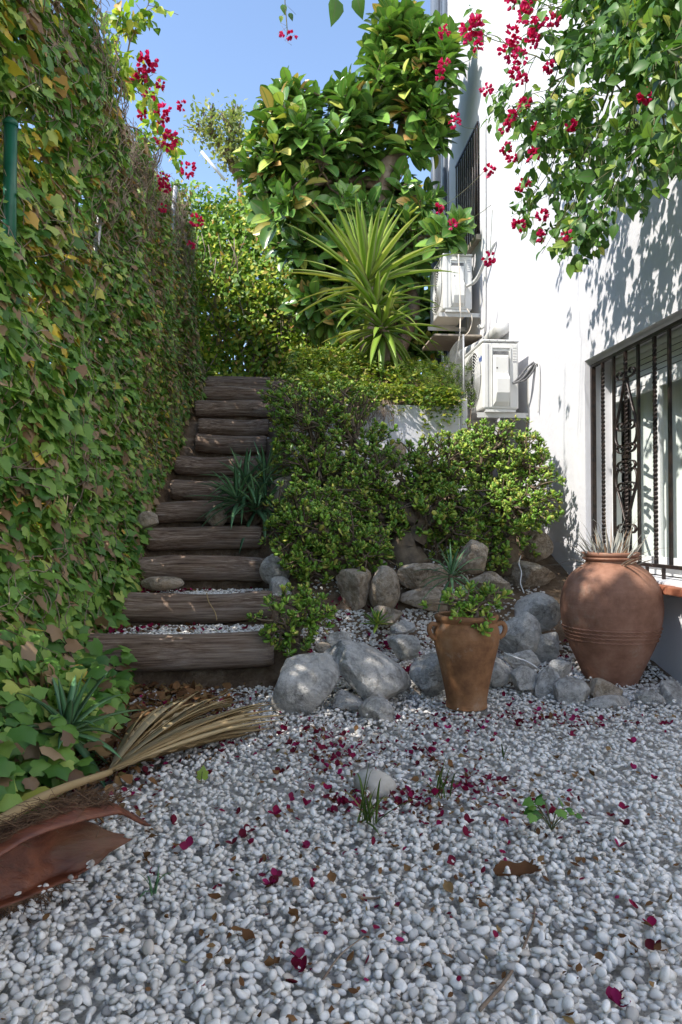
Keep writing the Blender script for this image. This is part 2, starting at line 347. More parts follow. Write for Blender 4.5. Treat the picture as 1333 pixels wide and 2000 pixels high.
def mk_log():
    m, nt, b = newmat('weathered_log')
    g = math_(nt, 'ADD', math_(nt, 'MULTIPLY', noise(nt, 38, 5, 0.7, stretch=(0.035, 1, 1)), .5), math_(nt, 'MULTIPLY', noise(nt, 130, 6, 0.75, stretch=(0.022, 1, 1)), .5)); c = ramp(nt, g, [(0.36, (0.022, 0.014, 0.010)), (0.45, (0.15, 0.10, 0.07)), (0.54, (0.31, 0.23, 0.17)), (0.66, (0.56, 0.48, 0.40))])
    red = ramp(nt, noise(nt, 2.2, 4, stretch=(.6, 1, 1)), [(0.42, (0, 0, 0)), (0.66, (0.4, 0.4, 0.4))]); c = mix(nt, red, c, (0.15, 0.085, 0.06))
    pale = ramp(nt, noise(nt, 3.5, 5, 0.6, stretch=(.35, 1, 1)), [(0.5, (0, 0, 0)), (0.68, (0.6, 0.6, 0.6))]); c = mix(nt, math_(nt, 'MULTIPLY', pale, g), c, (0.5, 0.46, 0.42))
    nt.links.new(c, b.inputs['Base Color']); b.inputs['Roughness'].default_value = 0.88; b.inputs['Specular IOR Level'].default_value = 0.2
    bump(nt, b, g, 1.0, 0.02); return m
MAT['log'] = mk_log()

def mk_terra(name, a, b_, c_, lime=0.35):
    m, nt, b = newmat(name)
    c = ramp(nt, noise(nt, 5, 8, 0.7), [(0.36, a), (0.52, b_), (0.68, c_)])
    tc = nd(nt, 'ShaderNodeTexCoord')
    ring = noise(nt, 9, 5, 0.6, stretch=(0.5, 0.5, 7)); c = mix(nt, math_(nt, 'MULTIPLY', ring, 0.35), c, (0.55, 0.5, 0.45), 'MULTIPLY')
    st = ramp(nt, noise(nt, 6, 8, 0.75), [(0.56, (0, 0, 0)), (0.75, (lime, lime, lime))]); c = mix(nt, st, c, (0.36, 0.28, 0.21))
    nt.links.new(c, b.inputs['Base Color']); b.inputs['Roughness'].default_value = 0.72; b.inputs['Specular IOR Level'].default_value = 0.3
    h = math_(nt, 'ADD', math_(nt, 'MULTIPLY', noise(nt, 14, 3, stretch=(.4, .4, 6)), 0.6), math_(nt, 'MULTIPLY', noise(nt, 90, 5), 0.4)); bump(nt, b, h, 0.35, 0.008); return m
MAT['terra'] = mk_terra('terracotta', (0.21, 0.10, 0.062), (0.31, 0.158, 0.104), (0.39, 0.215, 0.15), 0.75)
MAT['oldterra'] = mk_terra('old_terracotta', (0.16, 0.072, 0.032), (0.29, 0.140, 0.062), (0.38, 0.215, 0.115), 0.75)
MAT['tile'] = mk_terra('terracotta_tile', (0.24, 0.08, 0.045), (0.33, 0.12, 0.065), (0.40, 0.17, 0.1), 0.2)

def mk_sheath():
    m, nt, b = newmat('palm_sheath_skin')
    g = noise(nt, 16, 7, 0.65, stretch=(0.14, 1, 1)); c = ramp(nt, g, [(0.3, (0.05, 0.016, 0.009)), (0.5, (0.15, 0.045, 0.022)), (0.72, (0.27, 0.09, 0.042))])
    c = mix(nt, ramp(nt, noise(nt, 4.5, 5), [(0.52, (0, 0, 0)), (0.72, (0.7, 0.7, 0.7))]), c, (0.20, 0.11, 0.05))
    nt.links.new(c, b.inputs['Base Color']); b.inputs['Roughness'].default_value = 0.48; bump(nt, b, g, 0.9, 0.012); return m
MAT['sheath'] = mk_sheath()
MAT['bud'] = simple('pink_shoot', (0.42, 0.22, 0.16), 0.5, (0.5, 0.34, 0.22), 9)
MAT['fibre'] = simple('palm_fibre', (0.07, 0.035, 0.018), 0.9, (0.21, 0.125, 0.07), 20)

def mk_glass():
    m, nt, b = newmat('window_glass'); tr = nd(nt, 'ShaderNodeBsdfTransparent'); tr.inputs[0].default_value = (0.95, 0.965, 0.955, 1)
    gl = nd(nt, 'ShaderNodeBsdfGlossy'); gl.inputs['Roughness'].default_value = 0.02; fr = nd(nt, 'ShaderNodeFresnel'); fr.inputs['IOR'].default_value = 1.5
    mx = nd(nt, 'ShaderNodeMixShader'); bf = nd(nt, 'ShaderNodeNewGeometry'); nt.links.new(math_(nt, 'MULTIPLY', math_(nt, 'MULTIPLY', fr.outputs[0], .4), math_(nt, 'SUBTRACT', 1.0, bf.outputs['Backfacing'])), mx.inputs[0]); nt.links.new(tr.outputs[0], mx.inputs[1]); nt.links.new(gl.outputs[0], mx.inputs[2])
    nt.links.new(mx.outputs[0], nt.nodes['Material Output'].inputs['Surface']); return m
MAT['glass'] = mk_glass()

# ---------------------------------------------------------------- leaf shapes (lie along +Y, face +Z)
def outline_leaf(right, centre, fold=0.10, droop=0.12):
    pts = right + [(-x, y) for x, y in reversed(right[1:-1])]
    V = [(centre[0], centre[1], 0.0)] + [(x, y, -fold * abs(x) * 2 * abs(x) - droop * max(0, y - .4) ** 2 + 0.03 * math.sin(9 * y + 3 * x)) for x, y in pts]
    n = len(pts); F = np.array([(0, 1 + i, 1 + (i + 1) % n) for i in range(n)])
    return np.array(V), F, np.array([0.0] + [min(1.0, abs(x) * 2 + .0) for x, y in pts])
IVY = outline_leaf([(0, 0.03), (0.20, -0.10), (0.44, 0.06), (0.38, 0.28), (0.43, 0.50), (0.24, 0.64), (0, 1.0)], (0, 0.38), 0.35, 0.5)
def strip_leaf(ts, ws, fold=0.25, curl=0.25):
    V, U = [], []
    for t, w in zip(ts, ws):
        z = -curl * t * t
        V += [(-w, t, z + fold * w), (0, t, z), (w, t, z + fold * w)]; U += [1, 0, 1]
    F = []
    for i in range(len(ts) - 1):
        a = 3 * i
        for k in (0, 1): F += [(a + k, a + k + 1, a + 4 + k), (a + k, a + 4 + k, a + 3 + k)]
    return np.array(V), np.array(F), np.array(U, float)
FICUS = strip_leaf([0, .08, .25, .45, .65, .82, .94, 1.0], [.012, .07, .20, .265, .265, .20, .09, .0], 0.45, 0.30)
BOUG = strip_leaf([0, .1, .22, .45, .7, .9, 1.0], [.01, .10, .28, .34, .22, .07, .0], 0.3, 0.3)
BRACT = strip_leaf([0, .2, .5, .8, 1.0], [.06, .27, .38, .24, .0], 0.5, -0.35)
SMALL = strip_leaf([0, .3, .65, 1.0], [.02, .27, .25, .0], 0.25, 0.2)
TINY = (np.array([(0, 0, 0), (-.27, .5, .06), (0, .48, 0), (.27, .5, .06), (0, 1, -.12)]), np.array([(0, 2, 1), (0, 3, 2), (1, 2, 4), (2, 3, 4)]), np.array([0, 1, 0, 1, .5]))
IVYLOW = (np.array([(0, .35, 0), (0, 0, 0), (.42, .1, -.07), (.30, .55, -.08), (0, 1, -.2), (-.30, .55, -.08), (-.42, .1, -.07)]), np.array([(0, k, k % 6 + 1) for k in range(1, 7)]), np.array([0, 0, 1, .8, .5, .8, 1.0]))
def _jade():
    V, F, U = [], [], []
    ts = [0, .45, .82]; ws = [.10, .28, .29]; hs = [.05, .07, .055]
    for t, w, h in zip(ts, ws, hs):
        z = 0.18 * t * t; V += [(-w, t, z), (0, t, z + h), (w, t, z), (0, t, z - h)]; U += [1, 0.2, 1, 0.2]
    V.append((0, 1.0, .19)); U.append(1.0)
    for i in range(2):
        for k in range(4): a, b = 4 * i + k, 4 * i + (k + 1) % 4; F += [(a, a + 4, b + 4), (a, b + 4, b)]
    for k in range(4): F.append((8 + k, 12, 8 + (k + 1) % 4))
    return np.array(V), np.array(F), np.array(U, float)
JADE = _jade()
JADELOW = (np.array([(0, 0, 0), (-.29, .66, .08), (0, .62, .14), (.29, .66, .08), (0, .62, .02), (0, 1, .19)]), np.array([(0, 2, 1), (0, 3, 2), (0, 4, 3), (0, 1, 4), (1, 2, 5), (2, 3, 5), (3, 4, 5), (4, 1, 5)]), np.array([.3, 1, .2, 1, .2, 1.0]))

def rand_unit(n): return nrm(RNG.normal(size=(n, 3)))

# ---------------------------------------------------------------- branching: split the tips again and again
def grow(mb, root, tips, r_tip, out=None, droop=0.0, jitter=0.12, k=5, expo=0.45, frac=0.42, up=0.0):
    """adds tubes from root to every tip; returns list of (tip, direction)"""
    if out is None: out = []
    root = np.asarray(root, float); n = len(tips); r0 = r_tip * n ** expo
    if n == 1:
        d = tips[0] - root; L = np.linalg.norm(d)
        mid = root + d * .5 + RNG.normal(size=3) * jitter * L * .5 + np.array([0, 0, -droop * L])
        p = bez(root, mid, tips[0], 5); mb.tube(p, np.linspace(r_tip * 1.15, r_tip * .7, 5), k); out.append((tips[0], nrm(p[-1] - p[-2]))); return out
    c = tips.mean(0)
    if n <= 3: groups = [tips[i:i + 1] for i in range(n)]; fr = frac * .8
    else:
        kk = 2 if n < 12 else 3
        cen = tips[RNG.choice(n, kk, replace=False)]
        for _ in range(4):
            lab = np.argmin(((tips[:, None] - cen[None]) ** 2).sum(-1), 1)
            cen = np.array([tips[lab == q].mean(0) if (lab == q).any() else cen[q] for q in range(kk)])
        groups = [tips[lab == q] for q in range(kk) if (lab == q).any()]; fr = frac
        if len(groups) == 1: groups = [tips[:n // 2], tips[n // 2:]]
    L = np.linalg.norm(c - root)
    node = root + (c - root) * fr + RNG.normal(size=3) * jitter * L * .5 + np.array([0, 0, up * L])
    p = bez(root, root + (node - root) * .5 + RNG.normal(size=3) * jitter * L * .35 + np.array([0, 0, -droop * L * .3]), node, 5)
    mb.tube(p, np.linspace(r0 * 1.08, r0 * .9, 5), max(k, 4), cap=False)
    for g in groups: grow(mb, node, g, r_tip, out, droop, jitter, k, expo, frac, up)
    return out
def in_ball(n, c, r, shell=0.0):
    d = rand_unit(n); q = RNG.random(n) ** (1 / 3.0); q = shell + (1 - shell) * q
    return np.asarray(c) + d * q[:, None] * np.asarray(r)

# ---------------------------------------------------------------- the ground
WALL_X = 2.67
LOGS = [  # Y, top z, left x, right x, radius
    (4.80, 0.365, -1.40, -0.03, 0.114), (5.45, 0.570, -1.26, -0.05, 0.108), (6.08, 0.790, -1.19, -0.12, 0.104), (6.72, 1.045, -1.20, -0.16, 0.106),
    (7.36, 1.275, -1.24, -0.18, 0.104), (8.00, 1.56, -1.18, -0.20, 0.112), (8.62, 1.89, -1.22, -0.16, 0.118), (9.22, 2.225, -1.05, -0.16, 0.118),
    (9.80, 2.51, -1.08, -0.14, 0.118), (10.30, 2.845, -1.18, -0.12, 0.125), (10.80, 3.125, -1.20, -0.10, 0.118), (11.32, 3.405, -1.12, 0.08, 0.115)]
LY = np.array([l[0] for l in LOGS]); LZ = np.array([l[1] for l in LOGS])
def smooth01(a, b, x): t = np.clip((x - a) / (b - a), 0, 1); return t * t * (3 - 2 * t)
def step_z(y):
    i = np.searchsorted(LY + 0.02, y); zz = np.concatenate([[0.0], LZ - 0.035])[i]
    return np.where(y > 11.6, 3.37 + (y - 11.6) * 0.10, zz)
_bY = np.array([-50, 4.45, 4.75, 5.15, 5.50, 5.95, 6.7, 7.5, 7.66, 7.74, 8.2, 9.0, 11.0, 13, 80]); _bZ = np.array([0, 0, 0.05, 0.17, 0.50, 0.74, 1.02, 1.38, 1.44, 2.34, 2.80, 2.98, 3.2, 3.5, 12])
_wY = np.array([-50, 4.9, 5.6, 6.6, 7.4, 12.5, 14, 80]); _wZ = np.array([0, 0.0, .25, 0.70, 1.05, 1.6, 3.0, 12])
_sY = np.array([-50, 4.6, 11.6, 80]); _sZ = np.array([0, 0.06, 3.38, 12])
def H(x, y):
    x = np.asarray(x, float); y = np.asarray(y, float)
    bed = np.interp(y, _bY, _bZ); well = np.interp(y, _wY, _wZ); bank = np.interp(y, _sY, _sZ)
    bed = bed + (well - bed) * smooth01(1.98, 2.06, x) * smooth01(6.9, 7.3, y) * (1 - smooth01(12.0, 13.0, y))
    bed = bed - .30 * smooth01(1.3, 1.9, x) * smooth01(4.9, 5.5, y) * (1 - smooth01(7.0, 7.5, y))
    bed = np.maximum(bed, 0)
    st = step_z(y)
    z = st + (bed - st) * smooth01(-0.06, 0.16, x)
    z = np.where(x < -1.2, z + (bank + 0.05 - z) * np.clip((-1.2 - x) / 0.2, 0, 1), z)
    return z
def axis(segs):
    out = []
    for a, b, n in segs: out += list(np.linspace(a, b, n, endpoint=False))
    return np.array(out + [segs[-1][1]])
gx = axis([(-60, -3, 12), (-3, -1.5, 8), (-1.5, 2.9, 110), (2.9, 6, 6), (6, 60, 10)])
gy = axis([(-40, 0, 10), (0, 4.4, 44), (4.4, 12.5, 240), (12.5, 20, 12), (20, 80, 10)])
GX, GY = np.meshgrid(gx, gy); GZ = H(GX, GY)
near = (GX > -1.6) & (GX < 2.7) & (GY < 13)
GZ = GZ + np.where(near, 0.012 * vnoise(np.stack([GX * 7, GY * 7, GX * 0], -1), 3), 0) - 0.012
nx, ny = len(gx), len(gy)
ii = (np.arange(ny - 1)[:, None] * nx + np.arange(nx - 1)[None]).ravel()
GF = np.stack([ii, ii + 1, ii + nx + 1, ii + nx], -1)
GZ = GZ - .035 * smooth01(-1.05, -.8, GX) * smooth01(4.75, 4.5, GY) * (np.abs(GX) < 2.9) * (GY > .5)
zone = (smooth01(-1.2, -0.7, GX + 0.15 * vnoise(np.stack([GX * 3, GY * 3, GX * 0], -1), 5)) * smooth01(4.66, 4.5, GY)).ravel()
ground = structure(MB().add(np.stack([GX, GY, GZ], -1).reshape(-1, 3), GF, 0, zone).build('ground', MAT['ground']))

# ---------------------------------------------------------------- pebbles: dropped one by one onto a height map
def ico(sub):
    t = (1 + 5 ** .5) / 2
    V = [(-1,t,0),(1,t,0),(-1,-t,0),(1,-t,0),(0,-1,t),(0,1,t),(0,-1,-t),(0,1,-t),(t,0,-1),(t,0,1),(-t,0,-1),(-t,0,1)]
    F = [(0,11,5),(0,5,1),(0,1,7),(0,7,10),(0,10,11),(1,5,9),(5,11,4),(11,10,2),(10,7,6),(7,1,8),(3,9,4),(3,4,2),(3,2,6),(3,6,8),(3,8,9),(4,9,5),(2,4,11),(6,2,10),(8,6,7),(9,8,1)]
    V = [tuple(nrm(np.array(v, float))) for v in V]
    for _ in range(sub):
        c = {}; G = []
        def mid(a, b):
            k = (min(a, b), max(a, b))
            if k not in c: V.append(tuple(nrm((np.array(V[a]) + np.array(V[b]))))); c[k] = len(V) - 1
            return c[k]
        for a, b, d in F:
            x, y, z = mid(a, b), mid(b, d), mid(d, a); G += [(a, x, z), (b, y, x), (d, z, y), (x, y, z)]
        F = G
    return np.array(V), np.array(F)
ICO0, ICO1, ICO2, ICO3, ICO4 = ico(0), ico(1), ico(2), ico(3), ico(4)
_o = np.array([(1, 0, 0), (-1, 0, 0), (0, 1, 0), (0, -1, 0), (0, 0, 1), (0, 0, -1)], float); _of = [(0, 2, 4), (2, 1, 4), (1, 3, 4), (3, 0, 4), (2, 0, 5), (1, 2, 5), (3, 1, 5), (0, 3, 5)]
_ov = [tuple(v) for v in _o]; _oF = []
for a_, b_, c_ in _of:
    idx = []
    for p_, q_ in ((a_, b_), (b_, c_), (c_, a_)):
        w_ = tuple(np.round(nrm(_o[p_] + _o[q_]), 6))
        if w_ not in _ov: _ov.append(w_)
        idx.append(_ov.index(w_))
    _oF += [(a_, idx[0], idx[2]), (b_, idx[1], idx[0]), (c_, idx[2], idx[1]), tuple(idx)]
OCT = (np.array(_ov), np.array(_oF))
def facet_stone(I, seed, planes=9, hmin=0.62, soft=9.0, rough=0.05, fs=2.2):
    """a broken stone: the ball cut by random planes, corners softened"""
    g = np.random.default_rng(seed); V, F = I
    nn = nrm(g.normal(size=(planes, 3))); h = g.uniform(hmin, 1.0, planes)
    q = np.clip(V @ nn.T, 0, None) / h; inv = (1.0 + (q ** soft).sum(1)) ** (1 / soft); r = 1.0 / inv
    off = g.uniform(0, 50, 3)
    r = r * (1 + rough * fbm(V * fs + off, 4, seed) + rough * .35 * vnoise(V * 9 + off, seed + 5))
    return V * r[:, None], F
PEB0, PEBH, PEB1, PEB2 = ([facet_stone(I, 100 + k, 8, 0.55, 11.0, 0.06, 1.5) for k in range(14)] for I in (ICO0, OCT, ICO1, ICO2))
def drop_pebbles():
    cell = 0.0055; x0, x1, y0, y1 = -1.15, 2.66, 1.15, 6.0
    hm = np.zeros((int((y1 - y0) / cell) + 1, int((x1 - x0) / cell) + 1), np.float32)
    out = []
    def put(x, y, r, zone_ok=True):
        a = r * RNG.uniform(0.95, 1.45); b = r * RNG.uniform(0.75, 1.0); c = r * RNG.uniform(0.45, 0.75); ang = RNG.uniform(0, math.pi)
        cx, cy = (x - x0) / cell, (y - y0) / cell; w = int(a / cell) + 1
        i0, i1, j0, j1 = int(cy) - w, int(cy) + w + 1, int(cx) - w, int(cx) + w + 1
        if i0 < 0 or j0 < 0 or i1 >= hm.shape[0] or j1 >= hm.shape[1]: return
        jj, ii_ = np.meshgrid((np.arange(j0, j1) - cx) * cell, (np.arange(i0, i1) - cy) * cell)
        u = jj * math.cos(ang) + ii_ * math.sin(ang); v = -jj * math.sin(ang) + ii_ * math.cos(ang)
        e = 1 - (u / a) ** 2 - (v / b) ** 2; ins = e > 0
        if ins.sum() < 4: return
        patch = hm[i0:i1, j0:j1]; under = patch[ins]; zb = np.quantile(under, 0.42)
        # tilt to the surface below
        ji, yi = jj[ins], ii_[ins]; um = under - under.mean(); sx = np.clip((ji * um).sum() / ((ji * ji).sum() + 1e-9), -.7, .7); sy = np.clip((yi * um).sum() / ((yi * yi).sum() + 1e-9), -.7, .7)
        zc = zb + c * 0.66
        top = zc + c * np.sqrt(np.clip(e, 0, 1)) * .9 + sx * jj * .6 + sy * ii_ * .6
        patch[ins] = np.maximum(patch[ins], top[ins])
        n = nrm(np.array([-sx, -sy, 1.0])); d = np.array([math.cos(ang), math.sin(ang), 0]); d = nrm(d - n * (d @ n)); e2 = np.cross(n, d)
        out.append((x, y, zc, np.stack([d * a, e2 * b, n * c], -1), r))
    def area(n, rl, rh):
        for _ in range(n):
            # equal numbers per picture width: the patch the photograph sees
            y = RNG.uniform(1.3, 5.2); x = RNG.uniform(-1.1, 2.64)
            if (x < np.interp(y, [2.0, 2.5, 3.0, 3.6, 4.6], [-1.1, -.75, -.68, -.62, -1.0])) or x < (-545 / 1400) * y - 0.25 or x > (800 / 1400) * y + 0.25: continue
            if y > 4.45 and x < 0.0 and y > 4.72: continue
            put(x, y, RNG.uniform(rl, rh) * (1.15 if RNG.random() < .06 else 1))
    area(23000, 0.0094, 0.0152); area(23000, 0.0090, 0.0158); area(2600, 0.014, 0.0185)
    def samp(x, y):
        i, j = int((y - y0) / cell), int((x - x0) / cell)
        return float(hm[i, j]) if 0 <= i < hm.shape[0] and 0 <= j < hm.shape[1] else 0.0
    base = float(np.median(hm[60:-160, 200:-120])) - .012
    out = [(a, b, c - base, d, e, float(hm[int((b - y0) / cell), int((a - x0) / cell)]) - c - d[2, 2] > .003) for a, b, c, d, e in out]
    return out, lambda x, y: max(0.0, samp(x, y) - base)
pebs, heap = drop_pebbles()
# pebbles on the steps and between the rocks, thinner there
def strew(n, fx, fy, r0, r1):
    for _ in range(n):
        x, y = fx(), fy(); r = RNG.uniform(r0, r1); a = RNG.uniform(0, math.pi)
        d = np.array([math.cos(a), math.sin(a), RNG.normal() * .2]); d = nrm(d); nz = nrm(np.array([RNG.normal() * .25, RNG.normal() * .25, 1])); nz = nrm(nz - d * (nz @ d)); e = np.cross(nz, d)
        pebs.append((x, y, RNG.uniform(0, .014), np.stack([d * r * RNG.uniform(1, 1.4), e * r * RNG.uniform(.75, 1), nz * r * RNG.uniform(.55, .85)], -1), r, False))
for k, l in enumerate(LOGS):
    y0 = l[0] + l[4] * .55; y1 = (LOGS[k + 1][0] - LOGS[k + 1][4] if k < 11 else 12.2)
    strew([1300, 900, 760, 700, 450, 350, 350, 350, 300, 300, 300, 400][k], lambda: RNG.uniform(l[2] + .2 + (0.35 if k == 0 else 0.1) * RNG.random(), l[3] + .03), lambda: y0 + (y1 - y0) * RNG.random() ** 1.5, .009, .016)
strew(5200, lambda: RNG.uniform(0.10, 1.5), lambda: RNG.uniform(4.6, 5.42), .0095, .0165)
strew(2000, lambda: RNG.uniform(1.3, 2.4), lambda: RNG.uniform(4.65, 5.45), .0095, .0165)
strew(1900, lambda: RNG.uniform(0.2, 2.3), lambda: RNG.uniform(5.5, 7.4), .0095, .0165)
px_ = np.array([p[0] for p in pebs]); py_ = np.array([p[1] for p in pebs]); pz_ = np.array([p[2] for p in pebs])
# heap height fades where the soil begins; on slopes the pebble sits on the ground
pz_ = pz_ + H(px_, py_) - 0.014
PL = np.stack([px_, py_, pz_], -1); PR = np.stack([p[3] for p in pebs]); prr = RNG.random(len(pebs))
qx, qy, qd = proj(PL); seen = (qx > -20) & (qx < 1353) & (qy > 0) & (qy < 2025)
key = np.where(seen, np.array([p[4] for p in pebs]) / qd + pz_ * 0.35, -1); key = np.where([p[5] for p in pebs], -1, key); order = np.argsort(-key)
big = np.zeros(len(pebs), bool); big[order[:300]] = True
mid_ = np.zeros(len(pebs), bool); mid_[order[300:1000]] = True
gv = MB(); bur = np.array([p[5] for p in pebs])
for k in range(14):
    oth = (~big) & (~mid_) & seen & (np.arange(len(pebs)) % 14 == k)
    for T, s in ((PEB0, oth & ((bur & (qd < 2.6)) | (~bur & (qd > 3.6)))), (PEBH, oth & ~bur & (qd > 1.95) & (qd <= 3.6)), (PEB1, oth & ~bur & (qd <= 1.95))): gv.scatter((T[k][0], T[k][1], np.zeros(len(T[k][0]))), PR[s], PL[s], prr[s])
    s = mid_ & (np.arange(len(pebs)) % 14 == k); gv.scatter((PEB2[k][0], PEB2[k][1], np.zeros(len(PEB2[k][0]))), PR[s], PL[s], prr[s])
gravel = gv.build('gravel', MAT['pebble'], ground, kind='stuff')
pmesh = []
for k in range(14):
    m = MB(); m.add(*PEB2[k]); pmesh.append(m.mesh('pebble')); pmesh[-1].materials.append(MAT['pebble'])
for q, i in enumerate(order[:300]): piece('pebble', pmesh[q % 14], None, ground, PR[i], PL[i])

# ---------------------------------------------------------------- the stair of logs
ORD = ['lowest', 'second', 'third', 'fourth', 'fifth', 'sixth', 'seventh', 'eighth', 'ninth', 'tenth', 'eleventh', 'topmost']
LOGLAB = ['lowest and thickest log step, dark wood lying on the gravel', 'second log step from the bottom with a dry straw stalk hanging over', 'third log step from the bottom, its end against the pale rock', 'fourth log step from the bottom, just below the big aloe',
    'fifth log step from the bottom, half hidden behind the big aloe', 'sixth log step from the bottom, half behind aloe leaves', 'seventh log step from the bottom, above the aloe tips', 'eighth log step from the bottom, dark reddish wood',
    'ninth log step from the bottom with soil and stones under it', 'bowed log step third from the top', 'log step second from the top', 'topmost log step at the head of the stair, split and pale']
def log_mesh(l, seed):
    Y, zt, x0, x1, r = l; n, k = 64, 40; g = np.random.default_rng(seed)
    t = np.linspace(0, 1, n)[:, None]; a = (np.arange(k) / k * 2 * math.pi)[None]
    x = x0 + (x1 - x0) * t + 0 * a
    bowz = 0.02 * g.normal() * np.sin(math.pi * t) + 0.012 * vnoise(np.stack([t * 3, t * 0, t * 0 + seed], -1), seed)
    bowy = 0.03 * g.normal() * np.sin(math.pi * t) + 0.015 * vnoise(np.stack([t * 3, t * 0 + 9, t * 0 + seed], -1), seed)
    ca, sa = np.cos(a), np.sin(a)
    rr = r * (1 + 0.07 * vnoise(np.stack([x * 1.2, ca * 1.5 + 0 * x, sa * 1.5 + 0 * x], -1), seed) + 0.05 * vnoise(np.stack([x * 1.1, ca * 7 + 0 * x, sa * 7 + 0 * x], -1), seed + 3)
              - 0.10 * np.clip(vnoise(np.stack([x * 0.9, ca * 11 + 0 * x, sa * 11 + 0 * x], -1), seed + 7) - .45, 0, 1))
    rr = rr * (1 - 0.10 * np.clip(np.abs(t - .5) * 2 - .93, 0, 1) / .07)
    V = np.stack([x, Y + bowy + rr * ca * 0.98, zt - r + bowz + rr * sa], -1).reshape(-1, 3)
    i = np.arange(n - 1)[:, None] * k; j = np.arange(k)[None]; j2 = (j + 1) % k
    F = [tuple(f) for f in np.stack([i + j, i + k + j, i + k + j2, i + j2], -1).reshape(-1, 4)]
    F.append(tuple(range(k))); F.append(tuple(reversed(range((n - 1) * k, n * k))))
    return V, F
for q, l in enumerate(LOGS):
    V, F = log_mesh(l, 40 + q); c = ((l[2] + l[3]) / 2, l[0], l[1] - 2 * l[4])
    mb = MB(); mb.add(V, F)
    if q == 11: V2, F2 = log_mesh((l[0] - .13, l[1] - .10, l[2] - .05, l[3] - .07, .085), 77); mb2 = MB().add(V2, F2).build('step_log', MAT['log'], None, (c[0], l[0] - .13, l[1] - .27)); tag(mb2, 'thin log lying in front of the topmost step log', 'log', 'log steps')
    o = mb.build('step_log', MAT['log'], None, c); tag(o, LOGLAB[q], 'log', 'log steps')

# ---------------------------------------------------------------- the house
W1Y0, W1Y1, W1Z0, W1Z1 = 3.55, 6.05, 0.66, 2.50           # lower window opening
W2Y0, W2Y1, W2Z0, W2Z1 = 9.30, 10.45, 4.95, 6.42         # upper window opening
HY0, HY1, HZ1 = -6.0, 11.95, 11.0
house = thing('house', 'white plastered house with barred windows rising beside the garden', 'house', (WALL_X + 3, 5, 0))
def wall_panel():
    mb = MB(); X = WALL_X; D = 0.26
    ys = [HY0, W1Y0, W1Y1, W2Y0, W2Y1, HY1]; zs = [-0.3, W1Z0, W1Z1, W2Z0, W2Z1, HZ1]
    for i in range(5):
        for j in range(5):
            if (i == 1 and j == 1) or (i == 3 and j == 3): continue
            ny_ = max(1, int((ys[i + 1] - ys[i]) / .35)); nz_ = max(1, int((zs[j + 1] - zs[j]) / .35))
            yy = np.linspace(ys[i], ys[i + 1], ny_ + 1); zz = np.linspace(zs[j], zs[j + 1], nz_ + 1)
            Yg, Zg = np.meshgrid(yy, zz); V = np.stack([np.full_like(Yg, X), Yg, Zg], -1).reshape(-1, 3)
            k = (np.arange(nz_)[:, None] * (ny_ + 1) + np.arange(ny_)[None]).ravel()
            mb.add(V, np.stack([k, k + ny_ + 1, k + ny_ + 2, k + 1], -1))
    for y0, y1, z0, z1 in ((W1Y0, W1Y1, W1Z0, W1Z1), (W2Y0, W2Y1, W2Z0, W2Z1)):
        a = [(X, y0, z0), (X, y1, z0), (X, y1, z1), (X, y0, z1)]; b = [(X + D, y, z) for _, y, z in a]
        for q in range(4): mb.add([a[q], a[(q + 1) % 4], b[(q + 1) % 4], b[q]], np.array([(0, 1, 2, 3)]))
    # far gable end, near end, top
    mb.add([(X, HY1, -.3), (X + 6, HY1, -.3), (X + 6, HY1, HZ1), (X, HY1, HZ1)], np.array([(0, 3, 2, 1)]))
    mb.add([(X, HY0, -.3), (X + 6, HY0, -.3), (X + 6, HY0, HZ1), (X, HY0, HZ1)], np.array([(0, 1, 2, 3)]))
    mb.add([(X + 6, HY0, -.3), (X + 6, HY1, -.3), (X + 6, HY1, HZ1), (X + 6, HY0, HZ1)], np.array([(0, 1, 2, 3)]))
    return mb
wall = wall_panel().build('wall', MAT['plaster'], house, smooth=False)
rf = MB(); rf.box((WALL_X - .25, HY0 - .2, HZ1 + .002), (WALL_X + 6.2, HY1 + .25, HZ1 + .25)); rf.build('roof', MAT['tile'], house, smooth=False)
# a room behind each window so that the panes look into something
for (y0, y1, z0, z1) in ((W1Y0, W1Y1, W1Z0, W1Z1), (W2Y0, W2Y1, W2Z0, W2Z1)):
    X = WALL_X + .262; a = [(X, y0 - .5, z0 - .4), (X, y1 + .5, z0 - .4), (X, y1 + .5, z1 + .4), (X, y0 - .5, z1 + .4)]; b = [(X + 2.2, y, z) for _, y, z in a]
    m = MB()
    for q in range(4): m.add([a[q], a[(q + 1) % 4], b[(q + 1) % 4], b[q]], np.array([(3, 2, 1, 0)]))
    m.add(b, np.array([(3, 2, 1, 0)])); m.build('room', MAT['interior'], house, smooth=False)

